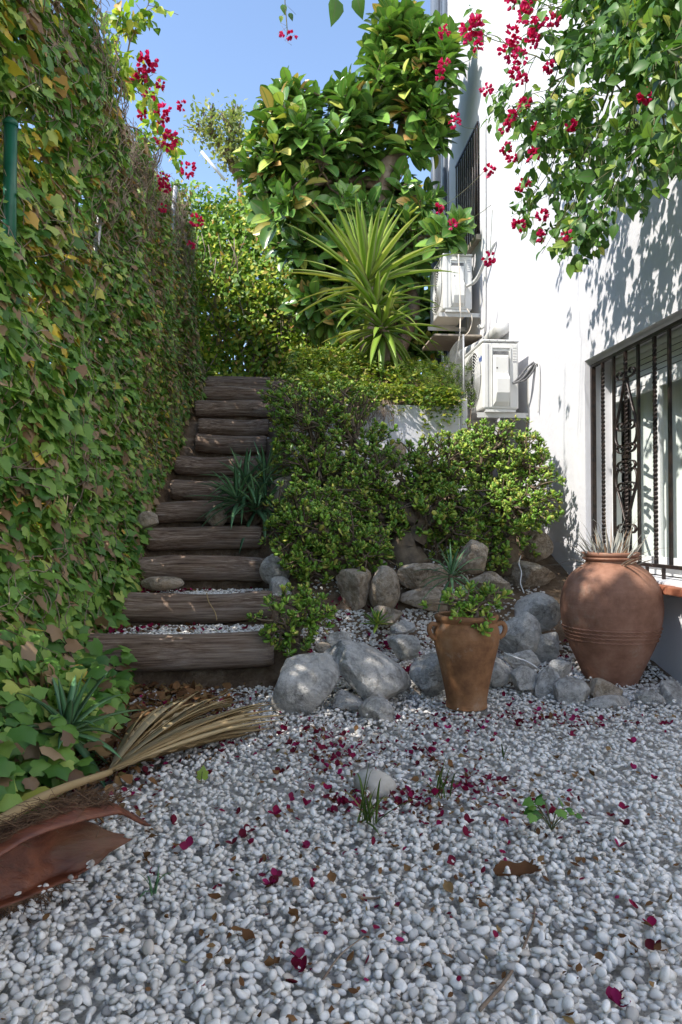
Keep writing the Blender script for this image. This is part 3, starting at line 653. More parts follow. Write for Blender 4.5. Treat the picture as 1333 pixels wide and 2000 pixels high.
# lower window: aluminium sliding sashes, roller shutter above, curtain behind
FX = WALL_X + 0.235
win = MB()
for a, b in (((FX, W1Y0, W1Z0 + .02), (FX + .06, W1Y0 + .06, W1Z1)), ((FX, W1Y1 - .07, W1Z0 + .02), (FX + .06, W1Y1 - .002, W1Z1 - .002)), ((FX, W1Y0 + .06, W1Z0 + .02), (FX + .06, W1Y1 - .07, W1Z0 + .09)), ((FX, W1Y0 + .06, W1Z1 - .05), (FX + .06, W1Y1 - .07, W1Z1 - .002))): win.box(a, b)
win = win.build('window', MAT['alu'], house, smooth=False, bevel=.004)
for k, (a, b) in enumerate(((W1Y1 - .07, 5.18), (5.22, 4.36), (4.40, W1Y0 + .06))):
    y0, y1 = min(a, b), max(a, b); x = FX - .03 - .016 * (k % 2); zt = 2.16; m = MB()
    for lo, hi in (((x, y0, W1Z0 + .09), (x + .028, y0 + .05, zt)), ((x, y1 - .05, W1Z0 + .09), (x + .028, y1, zt)), ((x, y0 + .05, W1Z0 + .09), (x + .028, y1 - .05, W1Z0 + .16)), ((x, y0 + .05, zt - .05), (x + .028, y1 - .05, zt))): m.box(lo, hi)
    m.build('sash', MAT['alu'], win, smooth=False, bevel=.003)
    m = MB(); m.box((x + .010, y0 + .045, W1Z0 + .155), (x + .016, y1 - .045, zt - .045)); m.build('pane', MAT['glass'], win, smooth=False)
m = MB()
m.box((FX - .03, W1Y0 + .06, 2.165), (FX + .03, W1Y1 - .07, 2.205)); m.build('shutter_rail', MAT['alu'], win, smooth=False, bevel=.003)
for k in range(6):
    z = 2.208 + .045 * k; m = MB(); m.box((FX - .016, W1Y0 + .06, z), (FX - .004, W1Y1 - .07, z + .040)); m.build('shutter_slat', MAT['alu'], win, smooth=False, bevel=.006)
yy = np.linspace(W1Y0 + .05, W1Y1 - .08, 160); V = []
for z in (W1Z0 + .1, 2.3):
    for y in yy: V.append((FX + .13 + .022 * math.sin(y * 34 + .8 * math.sin(y * 5)), y, z))
k = np.arange(159); MB().add(V, np.stack([k, k + 1, k + 161, k + 160], -1)).build('curtain', MAT['curtain'], win)
# sill: white top with terracotta tiles along the edge
m = MB(); m.box((WALL_X - .06, W1Y0 - .05, W1Z0 - .05), (WALL_X + .24, W1Y1 - .012, W1Z0 + .012)); sill = m.build('sill', MAT['plaster'], house, smooth=False, bevel=.006)
y = W1Y0 - .05
while y < 5.45:
    m = MB(); m.box((WALL_X - .135, y, W1Z0 - .06 + RNG.normal() * .001), (WALL_X - .063, min(y + .196, 5.5), W1Z0 - .004 + RNG.normal() * .0015)); m.build('sill_tile', MAT['tile'], sill, smooth=False, bevel=.007); y += .203

# wrought-iron grille of the lower window
GXX = WALL_X + .065
grille = MB(); grille.box((GXX - .016, W1Y0 + .03, 2.438), (GXX + .016, W1Y1 - .004, 2.464)); grille = grille.build('window_grille', MAT['iron'], house, smooth=False, bevel=.003)
m = MB(); m.box((GXX - .016, W1Y0 + .03, .752), (GXX + .016, W1Y1 - .004, .778)); m.build('rail', MAT['iron'], grille, smooth=False, bevel=.003)
def twisted(y, z0, z1, w=.0125, n=150):
    zz = np.linspace(z0, z1, n); a = (zz - z0) * 2 * math.pi / .135
    env = np.clip(np.minimum(zz - z0 - .05, z1 - .05 - zz) / .05, 0, 1); a = np.where(env > 0, a, 0)
    V = np.stack([np.stack([GXX + w * 1.32 * np.cos(a + q * math.pi / 2 + math.pi / 4), y + w * 1.32 * np.sin(a + q * math.pi / 2 + math.pi / 4), zz], -1) for q in range(4)], 1).reshape(-1, 3)
    i = np.arange(n - 1)[:, None] * 4; j = np.arange(4)[None]; j2 = (j + 1) % 4
    return V, np.stack([i + j, i + j2, i + 4 + j2, i + 4 + j], -1).reshape(-1, 4)
BARS = [6.03, 5.84, 5.64, 5.44, 5.24, 5.00, 4.80, 4.60, 4.40, 4.20]
for q, y in enumerate(BARS):
    m = MB()
    if q == 0: m.box((GXX - .018, y - .018, .70), (GXX + .018, y + .016, 2.437))
    elif q in (2, 4, 6, 8): m.box((GXX - .010, y - .012, .779), (GXX + .010, y + .012, 2.437))
    else: m.add(*twisted(y, .779, 2.437))
    m.build('bar', MAT['iron'], grille, smooth=False)
for y in (5.33, 5.13, 4.9): m = MB(); m.box((GXX - .01, y - .01, W1Z0 + .013), (GXX + .01, y + .01, .751)); m.build('foot', MAT['iron'], grille, smooth=False)
def ribbon(pts, w=.022, t=.005):
    """flat iron band bent in the plane of the grille: pts are (y, z)"""
    p = smooth_path([(0, a, b) for a, b in pts], 7); d = nrm(np.gradient(p, axis=0)); n = np.stack([0 * d[:, 0], -d[:, 2], d[:, 1]], -1); V = []
    for s, x in ((1, -w / 2), (1, w / 2), (-1, w / 2), (-1, -w / 2)): V.append(p + n * t * s + np.array([GXX + x, 0, 0]))
    V = np.stack(V, 1).reshape(-1, 3); k = len(p); i = np.arange(k - 1)[:, None] * 4; j = np.arange(4)[None]; j2 = (j + 1) % 4
    return V, np.stack([i + j, i + j2, i + 4 + j2, i + 4 + j], -1).reshape(-1, 4)
def spiral(cy, cz, r, a0, a1, n=9, shrink=.45): return [(cy + r * (1 - shrink * k / (n - 1)) * math.cos(a0 + (a1 - a0) * k / (n - 1)), cz + r * (1 - shrink * k / (n - 1)) * math.sin(a0 + (a1 - a0) * k / (n - 1))) for k in range(n)]
def ornament(yc):
    def part(pts): m = MB(); m.add(*ribbon(pts)); m.build('scroll', MAT['iron'], grille, smooth=True)
    for s in (-1, 1):
        # upper drop: point at the top, round below; lower drop the other way up
        part([(yc + s * 0.022, 2.20), (yc + s * 0.093, 2.02), (yc + s * 0.163, 1.86), (yc + s * 0.170, 1.75), (yc + s * 0.111, 1.685), (yc + s * 0.041, 1.70)])
        part([(yc + s * 0.022, 1.10), (yc + s * 0.093, 1.25), (yc + s * 0.163, 1.38), (yc + s * 0.167, 1.46), (yc + s * 0.120, 1.505), (yc + s * 0.041, 1.47)])
        for zc, d in ((2.245, 1), (1.835, 1), (1.655, 1), (1.545, -1), (1.375, -1), (1.045, -1)):
            r = .034
            part([(yc + s * 0.007, zc - d * .01), (yc + s * 0.056, zc - d * .022), (yc + s * 0.126, zc - d * .01), (yc + s * 0.144, zc + d * .022), (yc + s * 0.102, zc + d * .045), (yc + s * 0.059, zc + d * .028), (yc + s * 0.078, zc + d * .008)])
    for zc in (2.215, 1.60): m = MB(); m.box((GXX - .02, yc - .022, zc - .014), (GXX + .02, yc + .022, zc + .014)); m.build('collar', MAT['iron'], grille, smooth=False, bevel=.003)
ornament(5.44)

# upper window with plain bars
FX2 = WALL_X + .2; m = MB()
for a, b in (((FX2, W2Y0 + .002, W2Z0), (FX2 + .05, W2Y0 + .06, W2Z1)), ((FX2, W2Y1 - .06, W2Z0), (FX2 + .05, W2Y1 - .002, W2Z1)), ((FX2, W2Y0 + .06, W2Z0), (FX2 + .05, W2Y1 - .06, W2Z0 + .06)), ((FX2, W2Y0 + .06, W2Z1 - .06), (FX2 + .05, W2Y1 - .06, W2Z1 - .002)), ((FX2, 9.85, W2Z0 + .06), (FX2 + .05, 9.91, W2Z1 - .06))): m.box(a, b)
w2 = m.build('window', MAT['alu'], house, smooth=False)
for a, b in ((W2Y0 + .06, 9.85), (9.91, W2Y1 - .06)): m = MB(); m.box((FX2 + .02, a, W2Z0 + .06), (FX2 + .026, b, W2Z1 - .06)); m.build('pane', MAT['glass'], w2, smooth=False)
GX2 = WALL_X - .03; m = MB(); m.box((GX2 - .012, W2Y0 - .03, W2Z1 + .01), (GX2 + .012, W2Y1 + .03, W2Z1 + .04)); g2 = m.build('window_grille', MAT['iron'], house, smooth=False)
m = MB(); m.box((GX2 - .012, W2Y0 - .03, W2Z0 - .02), (GX2 + .012, W2Y1 + .03, W2Z0 + .01)); m.build('rail', MAT['iron'], g2, smooth=False)
for q in range(11): y = W2Y0 + .0 + q * .115; m = MB(); m.tube([(GX2, y, W2Z0 + .012), (GX2, y, W2Z1 + .008)], .010, 6); m.build('bar', MAT['iron'], g2)
m = MB(); m.box((WALL_X - .075, W2Y0 - .06, W2Z0 - .09), (WALL_X + .19, W2Y1 + .06, W2Z0 - .022)); m.build('sill', MAT['woodshelf'], house, smooth=False, bevel=.005)

# pipes on the wall
def pipe(pts, r, mat, name, label, cat='pipe', n=6, k=10, group=None, collars=()):
    p = smooth_path(pts, n) if len(pts) > 2 else np.array([tuple(q) for q in pts]); mb = MB(); mb.tube(p, r, k)
    o = mb.build(name, mat, None, tuple(p[0])); tag(o, label, cat, group); return o
pipe([(WALL_X - .12, 11.45, 2.0), (WALL_X - .12, 11.45, HZ1)], .085, MAT['darkpipe'], 'drain_pipe', 'thick slate grey drain pipe running up the far end of the house wall', k=16)
pipe([(WALL_X - .05, 11.1, 2.0), (WALL_X - .05, 11.1, HZ1)], .035, MAT['darkpipe'], 'conduit_pipe', 'thin grey pipe standing beside the thick slate drain pipe')
# ---------------------------------------------------------------- air conditioners
def air_con(y, zb, label, blabel, x0=2.15, x1=2.54, L=.82, hgt=.77, logo=False):
    c = ((x0 + x1) / 2, y + L / 2, zb); t = thing('air_conditioner', label, 'air conditioner', c, 'air conditioner units on the house wall')
    m = MB(); m.box((x0, y, zb + .03), (x1, y + L, zb + hgt - .03)); m.build('casing', MAT['ac'], t, smooth=False, bevel=.02)
    m = MB(); m.box((x0 - .006, y - .008, zb + hgt - .028), (x1 + .006, y + L + .008, zb + hgt)); m.build('lid', MAT['ac'], t, smooth=False, bevel=.012)
    for q in (.01, L - .07): m = MB(); m.box((x0 + .03, y + q, zb), (x1 - .03, y + q + .06, zb + .028)); m.build('foot', MAT['ac'], t, smooth=False)
    # panel on the end: raised plate with a dark strip painting the shade of the hand hold and the bulging valve cover
    w = x1 - x0; a, b = x0 + w * .24, x0 + w * .76
    prof = [(zb + .06, 0.0), (zb + .10, .045), (zb + .19, .085), (zb + .34, .088), (zb + .40, .030), (zb + .58, .028), (zb + .60, .012)]
    m = MB(); V = []
    for z, d in prof: V += [(a + .012, y - .001, z), (a + .03, y - .004 - d, z), (b - .03, y - .004 - d, z), (b - .012, y - .001, z)]
    F = [tuple(r) for i in range(len(prof) - 1) for r in [(4 * i + q, 4 * i + q + 1, 4 * i + q + 5, 4 * i + q + 4) for q in range(3)]]
    m.add(V, np.array(F)); m.add(V[-4:], np.array([(0, 1, 2, 3)])); cov = m.build('valve_cover', MAT['ac'], t, smooth=False, bevel=.006)
    m = MB(); zz = zb + .60; m.box((a + .02, y - .006, zz + .008), (b - .02, y - .003, zz + .045)); m.build('hand_hold_shade', MAT['black'] if False else MAT['insul'], t, smooth=False)  # no recess here, its shade is a flat dark strip
    m = MB()
    for lo, hi in (((a - .004, y - .012, zb + .05), (a + .006, y - .002, zb + .69)), ((b - .006, y - .012, zb + .05), (b + .004, y - .002, zb + .69)), ((a + .006, y - .012, zb + .675), (b - .006, y - .002, zb + .69))): m.box(lo, hi)
    m.build('panel_rim', MAT['ac'], t, smooth=False, bevel=.003)
    m = MB(); m.box((x0 + .055, y - .004, zb + .05), (x0 + .060, y - .0015, zb + hgt - .05)); m.build('seam', MAT['greyprint'], t, smooth=False)
    for q in range(4): m = MB(); m.tube([(x0 + w * (.18 + .22 * q), y - .012, zb + hgt - .014), (x0 + w * (.18 + .22 * q), y - .006, zb + hgt - .014)], .006, 8); m.build('screw', MAT['galv'], t)
    m = MB(); m.tube([(a + w * .13, y - .036, zb + .46), (a + w * .13, y - .031, zb + .46)], .008, 8); m.build('screw_hole_dark', MAT['black'], t)  # black dot paints the dark of the hole
    for q in range(6): m = MB(); m.box((b + .03, y - .003, zb + .68 - q * .030), (b + .07, y - .0015, zb + (.683 if q < 5 else .692) - q * .030)); m.build('rating_print', MAT['greyprint'], t, smooth=False)
    # fan side: ring grille over a flat black disc painting the dark inside
    yc, zc = y + L * .45, zb + hgt * .52
    m = MB(); m.tube([(x0 - .0005, yc, zc), (x0 - .003, yc, zc)], .30, 40); fan = m.build('fan_opening_dark', MAT['black'], t)
    for r in np.linspace(.06, .31, 9):
        an = np.linspace(0, 2 * math.pi, 41); m = MB(); m.tube(np.stack([0 * an + x0 - .014, yc + r * np.cos(an), zc + r * np.sin(an)], -1), .0045, 5, cap=False); m.build('guard_ring', MAT['ac'], fan)
    for q in range(8): an = q * math.pi / 4; m = MB(); m.tube([(x0 - .01, yc + .05 * math.cos(an), zc + .05 * math.sin(an)), (x0 - .01, yc + .32 * math.cos(an), zc + .32 * math.sin(an))], .004, 5); m.build('guard_spoke', MAT['ac'], fan)
    if logo:
        m = MB(); z0 = zb + .56; yv = y + .03
        for q in range(7):
            h = [.05, .036, .05, .036, .036, .05, .036][q]; yy_ = y + .22 - q * .028
            m.add([(x0 - .003, yy_, z0), (x0 - .003, yy_ - .018, z0), (x0 - .003, yy_ - .026, z0 + h), (x0 - .003, yy_ - .008, z0 + h)], np.array([(0, 1, 2, 3)]))
        m.add([(x0 - .003, y + .235, z0 - .012), (x0 - .003, y + .03, z0 - .012), (x0 - .003, y + .028, z0 - .005), (x0 - .003, y + .233, z0 - .005)], np.array([(0, 1, 2, 3)]))
        m.build('lettering', MAT['blue'], t, smooth=False)
    # bracket: two angle arms and their wall legs
    bt = thing('wall_bracket', blabel, 'bracket', (WALL_X, y + L / 2, zb - .06), 'brackets under the air conditioners')
    for q in (.05, L - .09):
        m = MB(); m.box((x0 - .05, y + q, zb - .055), (WALL_X - .002, y + q + .006, zb - .001)); m.box((x0 - .05, y + q + .006, zb - .007), (WALL_X - .002, y + q + .045, zb - .001)); m.build('arm', MAT['pvc'], bt, smooth=False)
        m = MB(); m.box((WALL_X - .010, y + q - .004, zb - .09), (WALL_X - .001, y + q + .045, zb + .50)); m.build('leg', MAT['pvc'], bt, smooth=False)
        m = MB(); m.tube([(WALL_X - .02, y + q - .006, zb - .03), (WALL_X - .02, y + q + .0, zb - .03)], .010, 6); m.build('bolt', MAT['galv'], bt)
    return t
air_con(7.40, 2.265, 'lower air conditioner unit with blue lettering, just above the jade bushes', 'white steel bracket under the lower air conditioner', logo=True)
air_con(9.22, 3.88, 'upper air conditioner unit below the far barred window', 'white steel bracket under the upper air conditioner')
# board trays under the upper unit
b = MB(); b.box((2.02, 9.2, 3.55), (2.66, 10.0, 3.575)); o = b.build('shelf_board', MAT['woodshelf'], None, (2.5, 9.6, 3.55), smooth=False, bevel=.003); tag(o, 'weathered board fixed to the wall below the upper air conditioner', 'board')
pipe([(2.34, 9.9, 2.3), (2.36, 9.75, 2.9), (2.36, 9.6, 3.22), (2.42, 9.35, 3.31), (2.60, 8.9, 3.36), (2.60, 8.45, 3.37), (2.6, 8.1, 3.37)], .085, MAT['pvc'], 'drain_pipe', 'fat white drain pipe bending below the upper air conditioner', k=14)
pipe([(2.2, 8.9, 2.2), (2.12, 8.8, 2.72), (2.05, 8.66, 2.86), (1.97, 8.5, 2.83)], .062, MAT['darkpipe'], 'pipe_elbow', 'bluish grey pipe elbow poking out behind the fern', k=14)
for q, dy in enumerate((0, .05)):
    pipe([(WALL_X - .025, 8.98 + dy, 6.4), (WALL_X - .025, 8.98 + dy, 4.6), (WALL_X - .025, 9.0 + dy, 3.75), (WALL_X - .05, 9.02 + dy, 3.62), (WALL_X - .09, 9.05 + dy, 3.66)], .014, MAT['pvc'], 'conduit_pipe', 'thin white conduit beside the upper air conditioner ending in a hook, %s of two' % ('nearer', 'farther')[q], group='thin white wall conduits')
def cable_bundle(name, label, a, mid, b, n, r, mat, spread):
    t = thing(name, label, 'cable', a)
    for q in range(n):
        off = RNG.normal(size=3) * spread; m = MB(); m.tube(smooth_path([a, np.array(mid) + off, np.array(mid) * .45 + np.array(b) * .55 + off * 1.2, b + off * .4], 7), r, 6); m.build('strand', mat, t)
cable_bundle('insulated_pipes', 'dark insulated pipes looping from the lower air conditioner into the wall', np.array((2.46, 7.36, 2.56)), (2.53, 7.30, 2.60), np.array((2.66, 7.25, 2.76)), 5, .011, MAT['insul'], .016)
cable_bundle('insulated_pipes', 'pale green insulated pipes leaving the upper air conditioner towards the wall', np.array((2.45, 9.18, 4.2)), (2.56, 9.05, 4.25), np.array((2.655, 8.55, 4.55)), 3, .018, MAT['pvc'], .010)
pipe([(2.66, 7.22, 2.73), (2.655, 7.12, 2.71), (2.655, 7.1, 2.5), (2.655, 7.13, 2.3), (2.655, 7.14, 2.22)], .008, MAT['pvc'], 'drain_hose', 'thin pale hose on the wall beside the lower air conditioner', 'hose')
pipe([(2.30, 9.0, 4.55), (2.29, 8.9, 4.0), (2.24, 8.7, 3.5), (2.15, 8.55, 3.1), (2.08, 8.5, 2.75)], .0085, MAT['cord'], 'hanging_cable', 'cream cord hanging in front of the upper air conditioner', 'cord')
pipe([(2.41, 9.0, 3.85), (2.46, 8.95, 3.72), (2.42, 8.92, 3.55), (2.33, 8.9, 3.45)], .006, MAT['cord'], 'hanging_cable', 'short looped cord under the upper air conditioner', 'cord')
q0 = P(1028, 1090, 6.0)
pipe([P(1018, 1085, 6.1), P(1014, 1100, 5.9), P(1019, 1118, 5.85), P(1017, 1138, 5.75), P(1024, 1158, 5.6)], .0042, MAT['whitecord'], 'white_cable', 'white cord dangling over the rocks under the jade bushes', 'cord')
pipe([P(985, 1275, 4.55), P(1005, 1283, 4.45), P(1030, 1292, 4.4), P(1050, 1304, 4.36)], .004, MAT['whitecord'], 'white_cable', 'white cord lying on the rocks behind the handled pot', 'cord')

# ---------------------------------------------------------------- terrace retaining wall and wire mesh
m = MB(); m.box((0.12, 7.60, 1.0), (1.96, 7.72, 2.36)); m.box((1.96, 7.60, 1.0), (2.04, 11.6, 2.44))
rw = m.build('retaining_wall', MAT['plaster'], None, (1, 7.6, 1.2), smooth=False, bevel=.02); tag(rw, 'low white retaining wall under the yellow sedum', 'wall')
def wire_mesh():
    t = MB(); y0, y1, z0, z1 = 7.62, 8.6, 2.3, 3.12; s = .034
    n = int((y1 - y0 + z1 - z0) / s)
    for k in range(-60, 60):
        for sg in (1, -1):
            pts = []
            for v in np.linspace(0, 1, 2):
                z = z0 + (z1 - z0) * v; y = y0 + k * s + sg * (z - z0); pts.append((y, z))
            (ya, za), (yb, zb) = pts
            # clip to the panel
            def clip(ya, za, yb, zb):
                if yb == ya: return None
                ts = sorted([(y0 - ya) / (yb - ya), (y1 - ya) / (yb - ya)]); a, b = max(0, ts[0]), min(1, ts[1])
                return None if b - a < .02 else ((ya + (yb - ya) * a, za + (zb - za) * a), (ya + (yb - ya) * b, za + (zb - za) * b))
            c = clip(ya, za, yb, zb)
            if c:
                w = lambda y, z: 2.0 + .02 * math.sin(y * 5 + z * 3)
                pp = [(w(*(np.array(c[0]) * (1 - u) + np.array(c[1]) * u)), *(np.array(c[0]) * (1 - u) + np.array(c[1]) * u)) for u in (0, .5, 1)]
                t.tube(pp, .0018, 3, cap=False)
    return t
wm = thing('wire_mesh', 'sheet of fine wire mesh beside the lower air conditioner, grown through by fern', 'mesh', (2.0, 8.1, 2.3)); wire_mesh().build('wires', MAT['galv'], wm, kind='stuff')
for y in (7.62, 8.6): m = MB(); m.tube([(2.0, y, 2.25), (2.0, y, 3.14)], .010, 6); m.build('post', MAT['galv'], wm)

# ---------------------------------------------------------------- rocks
def rock(px, py, w, h, Y, mat, label, seed, deep=0.9, rot=0.0, planes=9, hmin=.36, soft=44.0, rough=.06, fs=3.4, name='rock', group='garden rocks'):
    c = np.array(P(px, py, Y)); s = Y / FPX; V, F = facet_stone(ICO4 if w >= 75 else ICO3, seed, planes, hmin, soft, rough, fs)
    g = np.random.default_rng(seed + 999); q = Matrix.Rotation(g.uniform(0, 6.28), 3, Vector(nrm(g.normal(size=3)))); V = V @ np.array(q).T
    lo, hi = V.min(0), V.max(0); V = (V - (lo + hi) / 2) / (hi - lo)
    if rot:
        L = math.radians(rot); ca, sa = abs(math.cos(L)), abs(math.sin(L))
        V = V * np.array([w, w * deep, h]) * s; V = V @ np.array(Matrix.Rotation(-L, 3, 'Y')).T
    else: V = V * np.array([w, (w + h) / 2 * deep, h]) * s
    b = c + np.array([0, 0, V[:, 2].min()])
    o = MB().add(V + c, F).build(name, MAT[mat], None, tuple(b)); o.data.set_sharp_from_angle(angle=math.radians(20)); tag(o, label, 'rock', group); return o
ROCKS = [
 (597, 1340, 136, 124, 4.16, 'rock', 'rounded grey boulder at the foot of the log steps', dict(hmin=.55, soft=30, planes=11)),
 (722, 1318, 190, 100, 4.30, 'rock', 'large slanting grey slab beside the rounded boulder', dict(rot=-33, hmin=.42, planes=8)),
 (838, 1322, 78, 96, 4.42, 'rock', 'upright grey rock between the slanting slab and handled pot', {}),
 (735, 1393, 70, 66, 3.90, 'rock', 'small pointed grey rock standing out in the gravel before the slab', dict(hmin=.5)),
 (680, 1370, 62, 40, 4.08, 'rock', 'small flat rock between the rounded boulder and the pointed rock', {}),
 (664, 1248, 56, 32, 4.62, 'rock', 'small pale flat stone lying behind the slanting slab', {}),
 (788, 1264, 64, 50, 4.62, 'rock', 'pale knobbly stone set in the gravel behind the slab', {}),
 (787, 1226, 52, 28, 4.92, 'rock', 'flat pinkish stone lying among pebbles below the dry stone row', {}),
 (692, 1152, 70, 84, 5.42, 'warmrock', 'leftmost stone of the low dry stone row', {}),
 (752, 1150, 62, 92, 5.40, 'warmrock', 'upright block in the middle of the low dry stone row', dict(hmin=.5, planes=6)),
 (828, 1126, 108, 56, 5.52, 'warmrock', 'long ochre stone topping the dry stone row behind the handled pot', dict(planes=7, hmin=.5)),
 (834, 1170, 112, 48, 5.42, 'warmrock', 'long ochre stone at the bottom of the dry stone row', dict(planes=7, hmin=.5)),
 (757, 1202, 66, 40, 5.22, 'warmrock', 'low brown stone at the foot of the upright block', {}),
 (925, 1088, 66, 70, 5.62, 'warmrock', 'angular stone perched above the potted jade', {}),
 (958, 1140, 92, 50, 5.42, 'warmrock', 'broad pale stone behind the potted jade', {}),
 (1050, 1068, 62, 64, 6.55, 'warmrock', 'uppermost rock against the house wall', dict(hmin=.7)),
 (1038, 1126, 104, 66, 6.2, 'warmrock', 'wide ochre rock below the uppermost rock by the wall', {}),
 (1050, 1195, 96, 78, 5.3, 'rock', 'large pale rock left of the big jar', dict(hmin=.6)),
 (1008, 1236, 100, 88, 4.92, 'rock', 'craggy grey rock right behind the handled pot', {}),
 (1067, 1266, 52, 66, 4.86, 'rock', 'grey upright rock leaning by the big jar', {}),
 (1018, 1290, 76, 44, 4.62, 'rock', 'flat grey rock right of the handled pot under the white cord', {}),
 (1024, 1332, 62, 46, 4.42, 'rock', 'small grey stone right of the handled pot on the gravel edge', {}),
 (1072, 1342, 66, 62, 4.36, 'rock', 'dark grey stone below left of the big jar', {}),
 (1118, 1360, 74, 54, 4.20, 'rock', 'rounded grey stone in front of the big jar, left of two low ones', dict(hmin=.7)),
 (1180, 1352, 66, 40, 4.26, 'warmrock', 'small pale stone against the base of the big jar', {}),
 (1192, 1388, 108, 44, 4.06, 'rock', 'long low bluish stone edging the gravel before the big jar', dict(planes=6)),
 (1268, 1380, 66, 52, 4.12, 'rock', 'grey stone edging the gravel right of the long low stone', {}),
 (1322, 1376, 62, 72, 4.14, 'rock', 'square grey stone at the house end of the gravel edging', {}),
 (1094, 1308, 54, 42, 4.58, 'rock', 'small stone wedged beside the big jar', {}),
 (972, 1312, 60, 62, 4.52, 'rock', 'shadowed stone hidden behind the handled pot', {}),
 (538, 1112, 62, 62, 5.85, 'rock', 'pale angular rock at the end of the third log step', dict(hmin=.5)),
 (548, 1160, 50, 70, 5.62, 'rock', 'bluish rock propped at the end of the second log step', dict(hmin=.55)),
 (562, 962, 70, 66, 7.0, 'warmrock', 'pale rock behind the big aloe on the slope', {}),
 (604, 905, 56, 60, 7.4, 'rock', 'white rock glimpsed through the jade bush high on the slope', {}),
 (760, 890, 80, 60, 7.3, 'warmrock', 'pale rock seen behind the jade branches below the retaining wall', {}),
 (424, 1008, 40, 44, 6.98, 'warmrock', 'smooth brown stone beside the big aloe on the stair', dict(hmin=.8, soft=5)),
 (318, 1140, 84, 28, 5.62, 'warmrock', 'flat tan stone on the ivy side of the second step', dict(hmin=.8, soft=5)),
 (288, 1016, 46, 36, 6.4, 'warmrock', 'grey brown stone under the ivy by the fourth step', {}),
 (630, 1265, 34, 22, 4.55, 'warmrock', 'brown stone tucked under the small jade bush', dict(hmin=.8, soft=5)),
 (836, 783, 38, 26, 7.64, 'warmrock', 'pale stone resting on the retaining wall edge', dict(hmin=.8, soft=5)),
 (620, 1400, 0, 0, 0, None, None, None)]
for q, (px, py, w, h, Y, mat, lab, kw) in enumerate(ROCKS):
    if lab: rock(px, py - (5 if py > 1330 and px > 1000 else 0), w, h * (1.2 if py > 1330 and px > 1000 else 1.0), Y, mat, lab, 300 + q, **kw)
c = PG(735, 1545, .02)
rock(734, 1534, 84, 62, c.y + .03, 'warmrock', 'big smooth pale stone lying alone on the gravel', 901, name='round_stone', hmin=.9, soft=3, rough=.025, group='garden rocks').data.materials[0] = simple('cream_stone', (0.42, 0.39, 0.34), 0.75, (0.52, 0.50, 0.45), 12, 0.3, 80, .004)

# ---------------------------------------------------------------- pots
def lathe(prof, c, k=64, wob=0.0, seed=0):
    p = np.array(prof, float); n = len(p); a = np.arange(k) / k * 2 * math.pi
    w = 1 + wob * vnoise(np.stack([np.cos(a) * 1.5, np.sin(a) * 1.5, a * 0], -1), seed)
    V = np.stack([c[0] + p[:, :1] * (np.cos(a) * w)[None], c[1] + p[:, :1] * (np.sin(a) * w)[None], c[2] + p[:, 1:] + 0 * a[None]], -1).reshape(-1, 3)
    i = np.arange(n - 1)[:, None] * k; j = np.arange(k)[None]; j2 = (j + 1) % k
    return V, np.stack([i + j, i + j2, i + k + j2, i + k + j], -1).reshape(-1, 4)
def dense(prof, n=5):
    return [tuple(q[:2]) for q in smooth_path([(a, b, 0) for a, b in prof], n)]
JC = np.array(P(1195, 1346, 4.68)); JC[2] = 0.0
jar = thing('clay_jar', 'big round terracotta jar with ridged bands holding a silvery spiky plant', 'jar', tuple(JC))
body = dense([(.0, .0), (.15, .0), (.175, .03), (.225, .14), (.285, .28), (.322, .42), (.330, .52), (.312, .63), (.265, .72), (.205, .775), (.165, .80)], 7)
MB().add(*lathe(body, JC, 80, .012, 4)).build('body', MAT['terra'], jar)
rim = dense([(.165, .80), (.162, .822), (.172, .842), (.186, .858), (.184, .874), (.168, .876), (.150, .862), (.140, .80), (.14, .74)], 5)
MB().add(*lathe(rim, JC, 80, .012, 4)).build('rim', MAT['terra'], jar)
MB().add(*lathe([(.17, .835), (.182, .842), (.180, .83), (.168, .822)], JC, 80, .012, 4)).build('rim_groove', MAT['terra'], jar)
rb = np.array(body)
for zb in (.300, .328, .352, .378):
    r = np.interp(zb, rb[5:, 1], rb[5:, 0]); a = np.linspace(0, 2 * math.pi, 161); w = 1 + .012 * vnoise(np.stack([np.cos(a) * 1.5, np.sin(a) * 1.5, a * 0], -1), 4)
    rr = (r + .002) * w; m = MB(); m.tube(np.stack([JC[0] + rr * np.cos(a), JC[1] + rr * np.sin(a), JC[2] + zb + .0022 * np.sin(a * 46 + zb * 90)], -1), .0062 + .0012 * np.sin(a * 46), 7, cap=False); m.build('band', MAT['terra'], jar)
m = MB(); m.tube([tuple(JC + np.array((0, 0, .70))), tuple(JC + np.array((0, 0, .775)))], .145, 32); m.build('soil', MAT['soil'], jar)

PC = np.array(P(912, 1384, 4.06)); PC[2] = .012
pot = thing('handled_pot', 'tall clay pot with two small ear handles and a jade cutting, standing on gravel', 'pot', tuple(PC))
pb = dense([(.0, .0), (.105, .0), (.117, .018), (.116, .05), (.132, .14), (.158, .26), (.184, .37), (.188, .43), (.176, .475), (.168, .49)], 6)
MB().add(*lathe(pb, PC, 72, .02, 9)).build('body', MAT['oldterra'], pot)
MB().add(*lathe(dense([(.168, .49), (.176, .502), (.183, .515), (.180, .53), (.166, .534), (.152, .526), (.148, .49), (.146, .42)], 5), PC, 72, .02, 9)).build('rim', MAT['oldterra'], pot)
for s in (-1, 1):
    m = MB(); q = lambda r, z: tuple(PC + np.array((s * r, -.02, z))); m.tube(smooth_path([q(.170, .475), q(.205, .482), q(.222, .455), q(.212, .42), q(.183, .395)], 6), [.014] * 25, 10); m.build('handle', MAT['oldterra'], pot)
m = MB(); m.tube([tuple(PC + np.array((0, 0, .40))), tuple(PC + np.array((0, 0, .475)))], .149, 32); m.build('soil', MAT['soil'], pot)

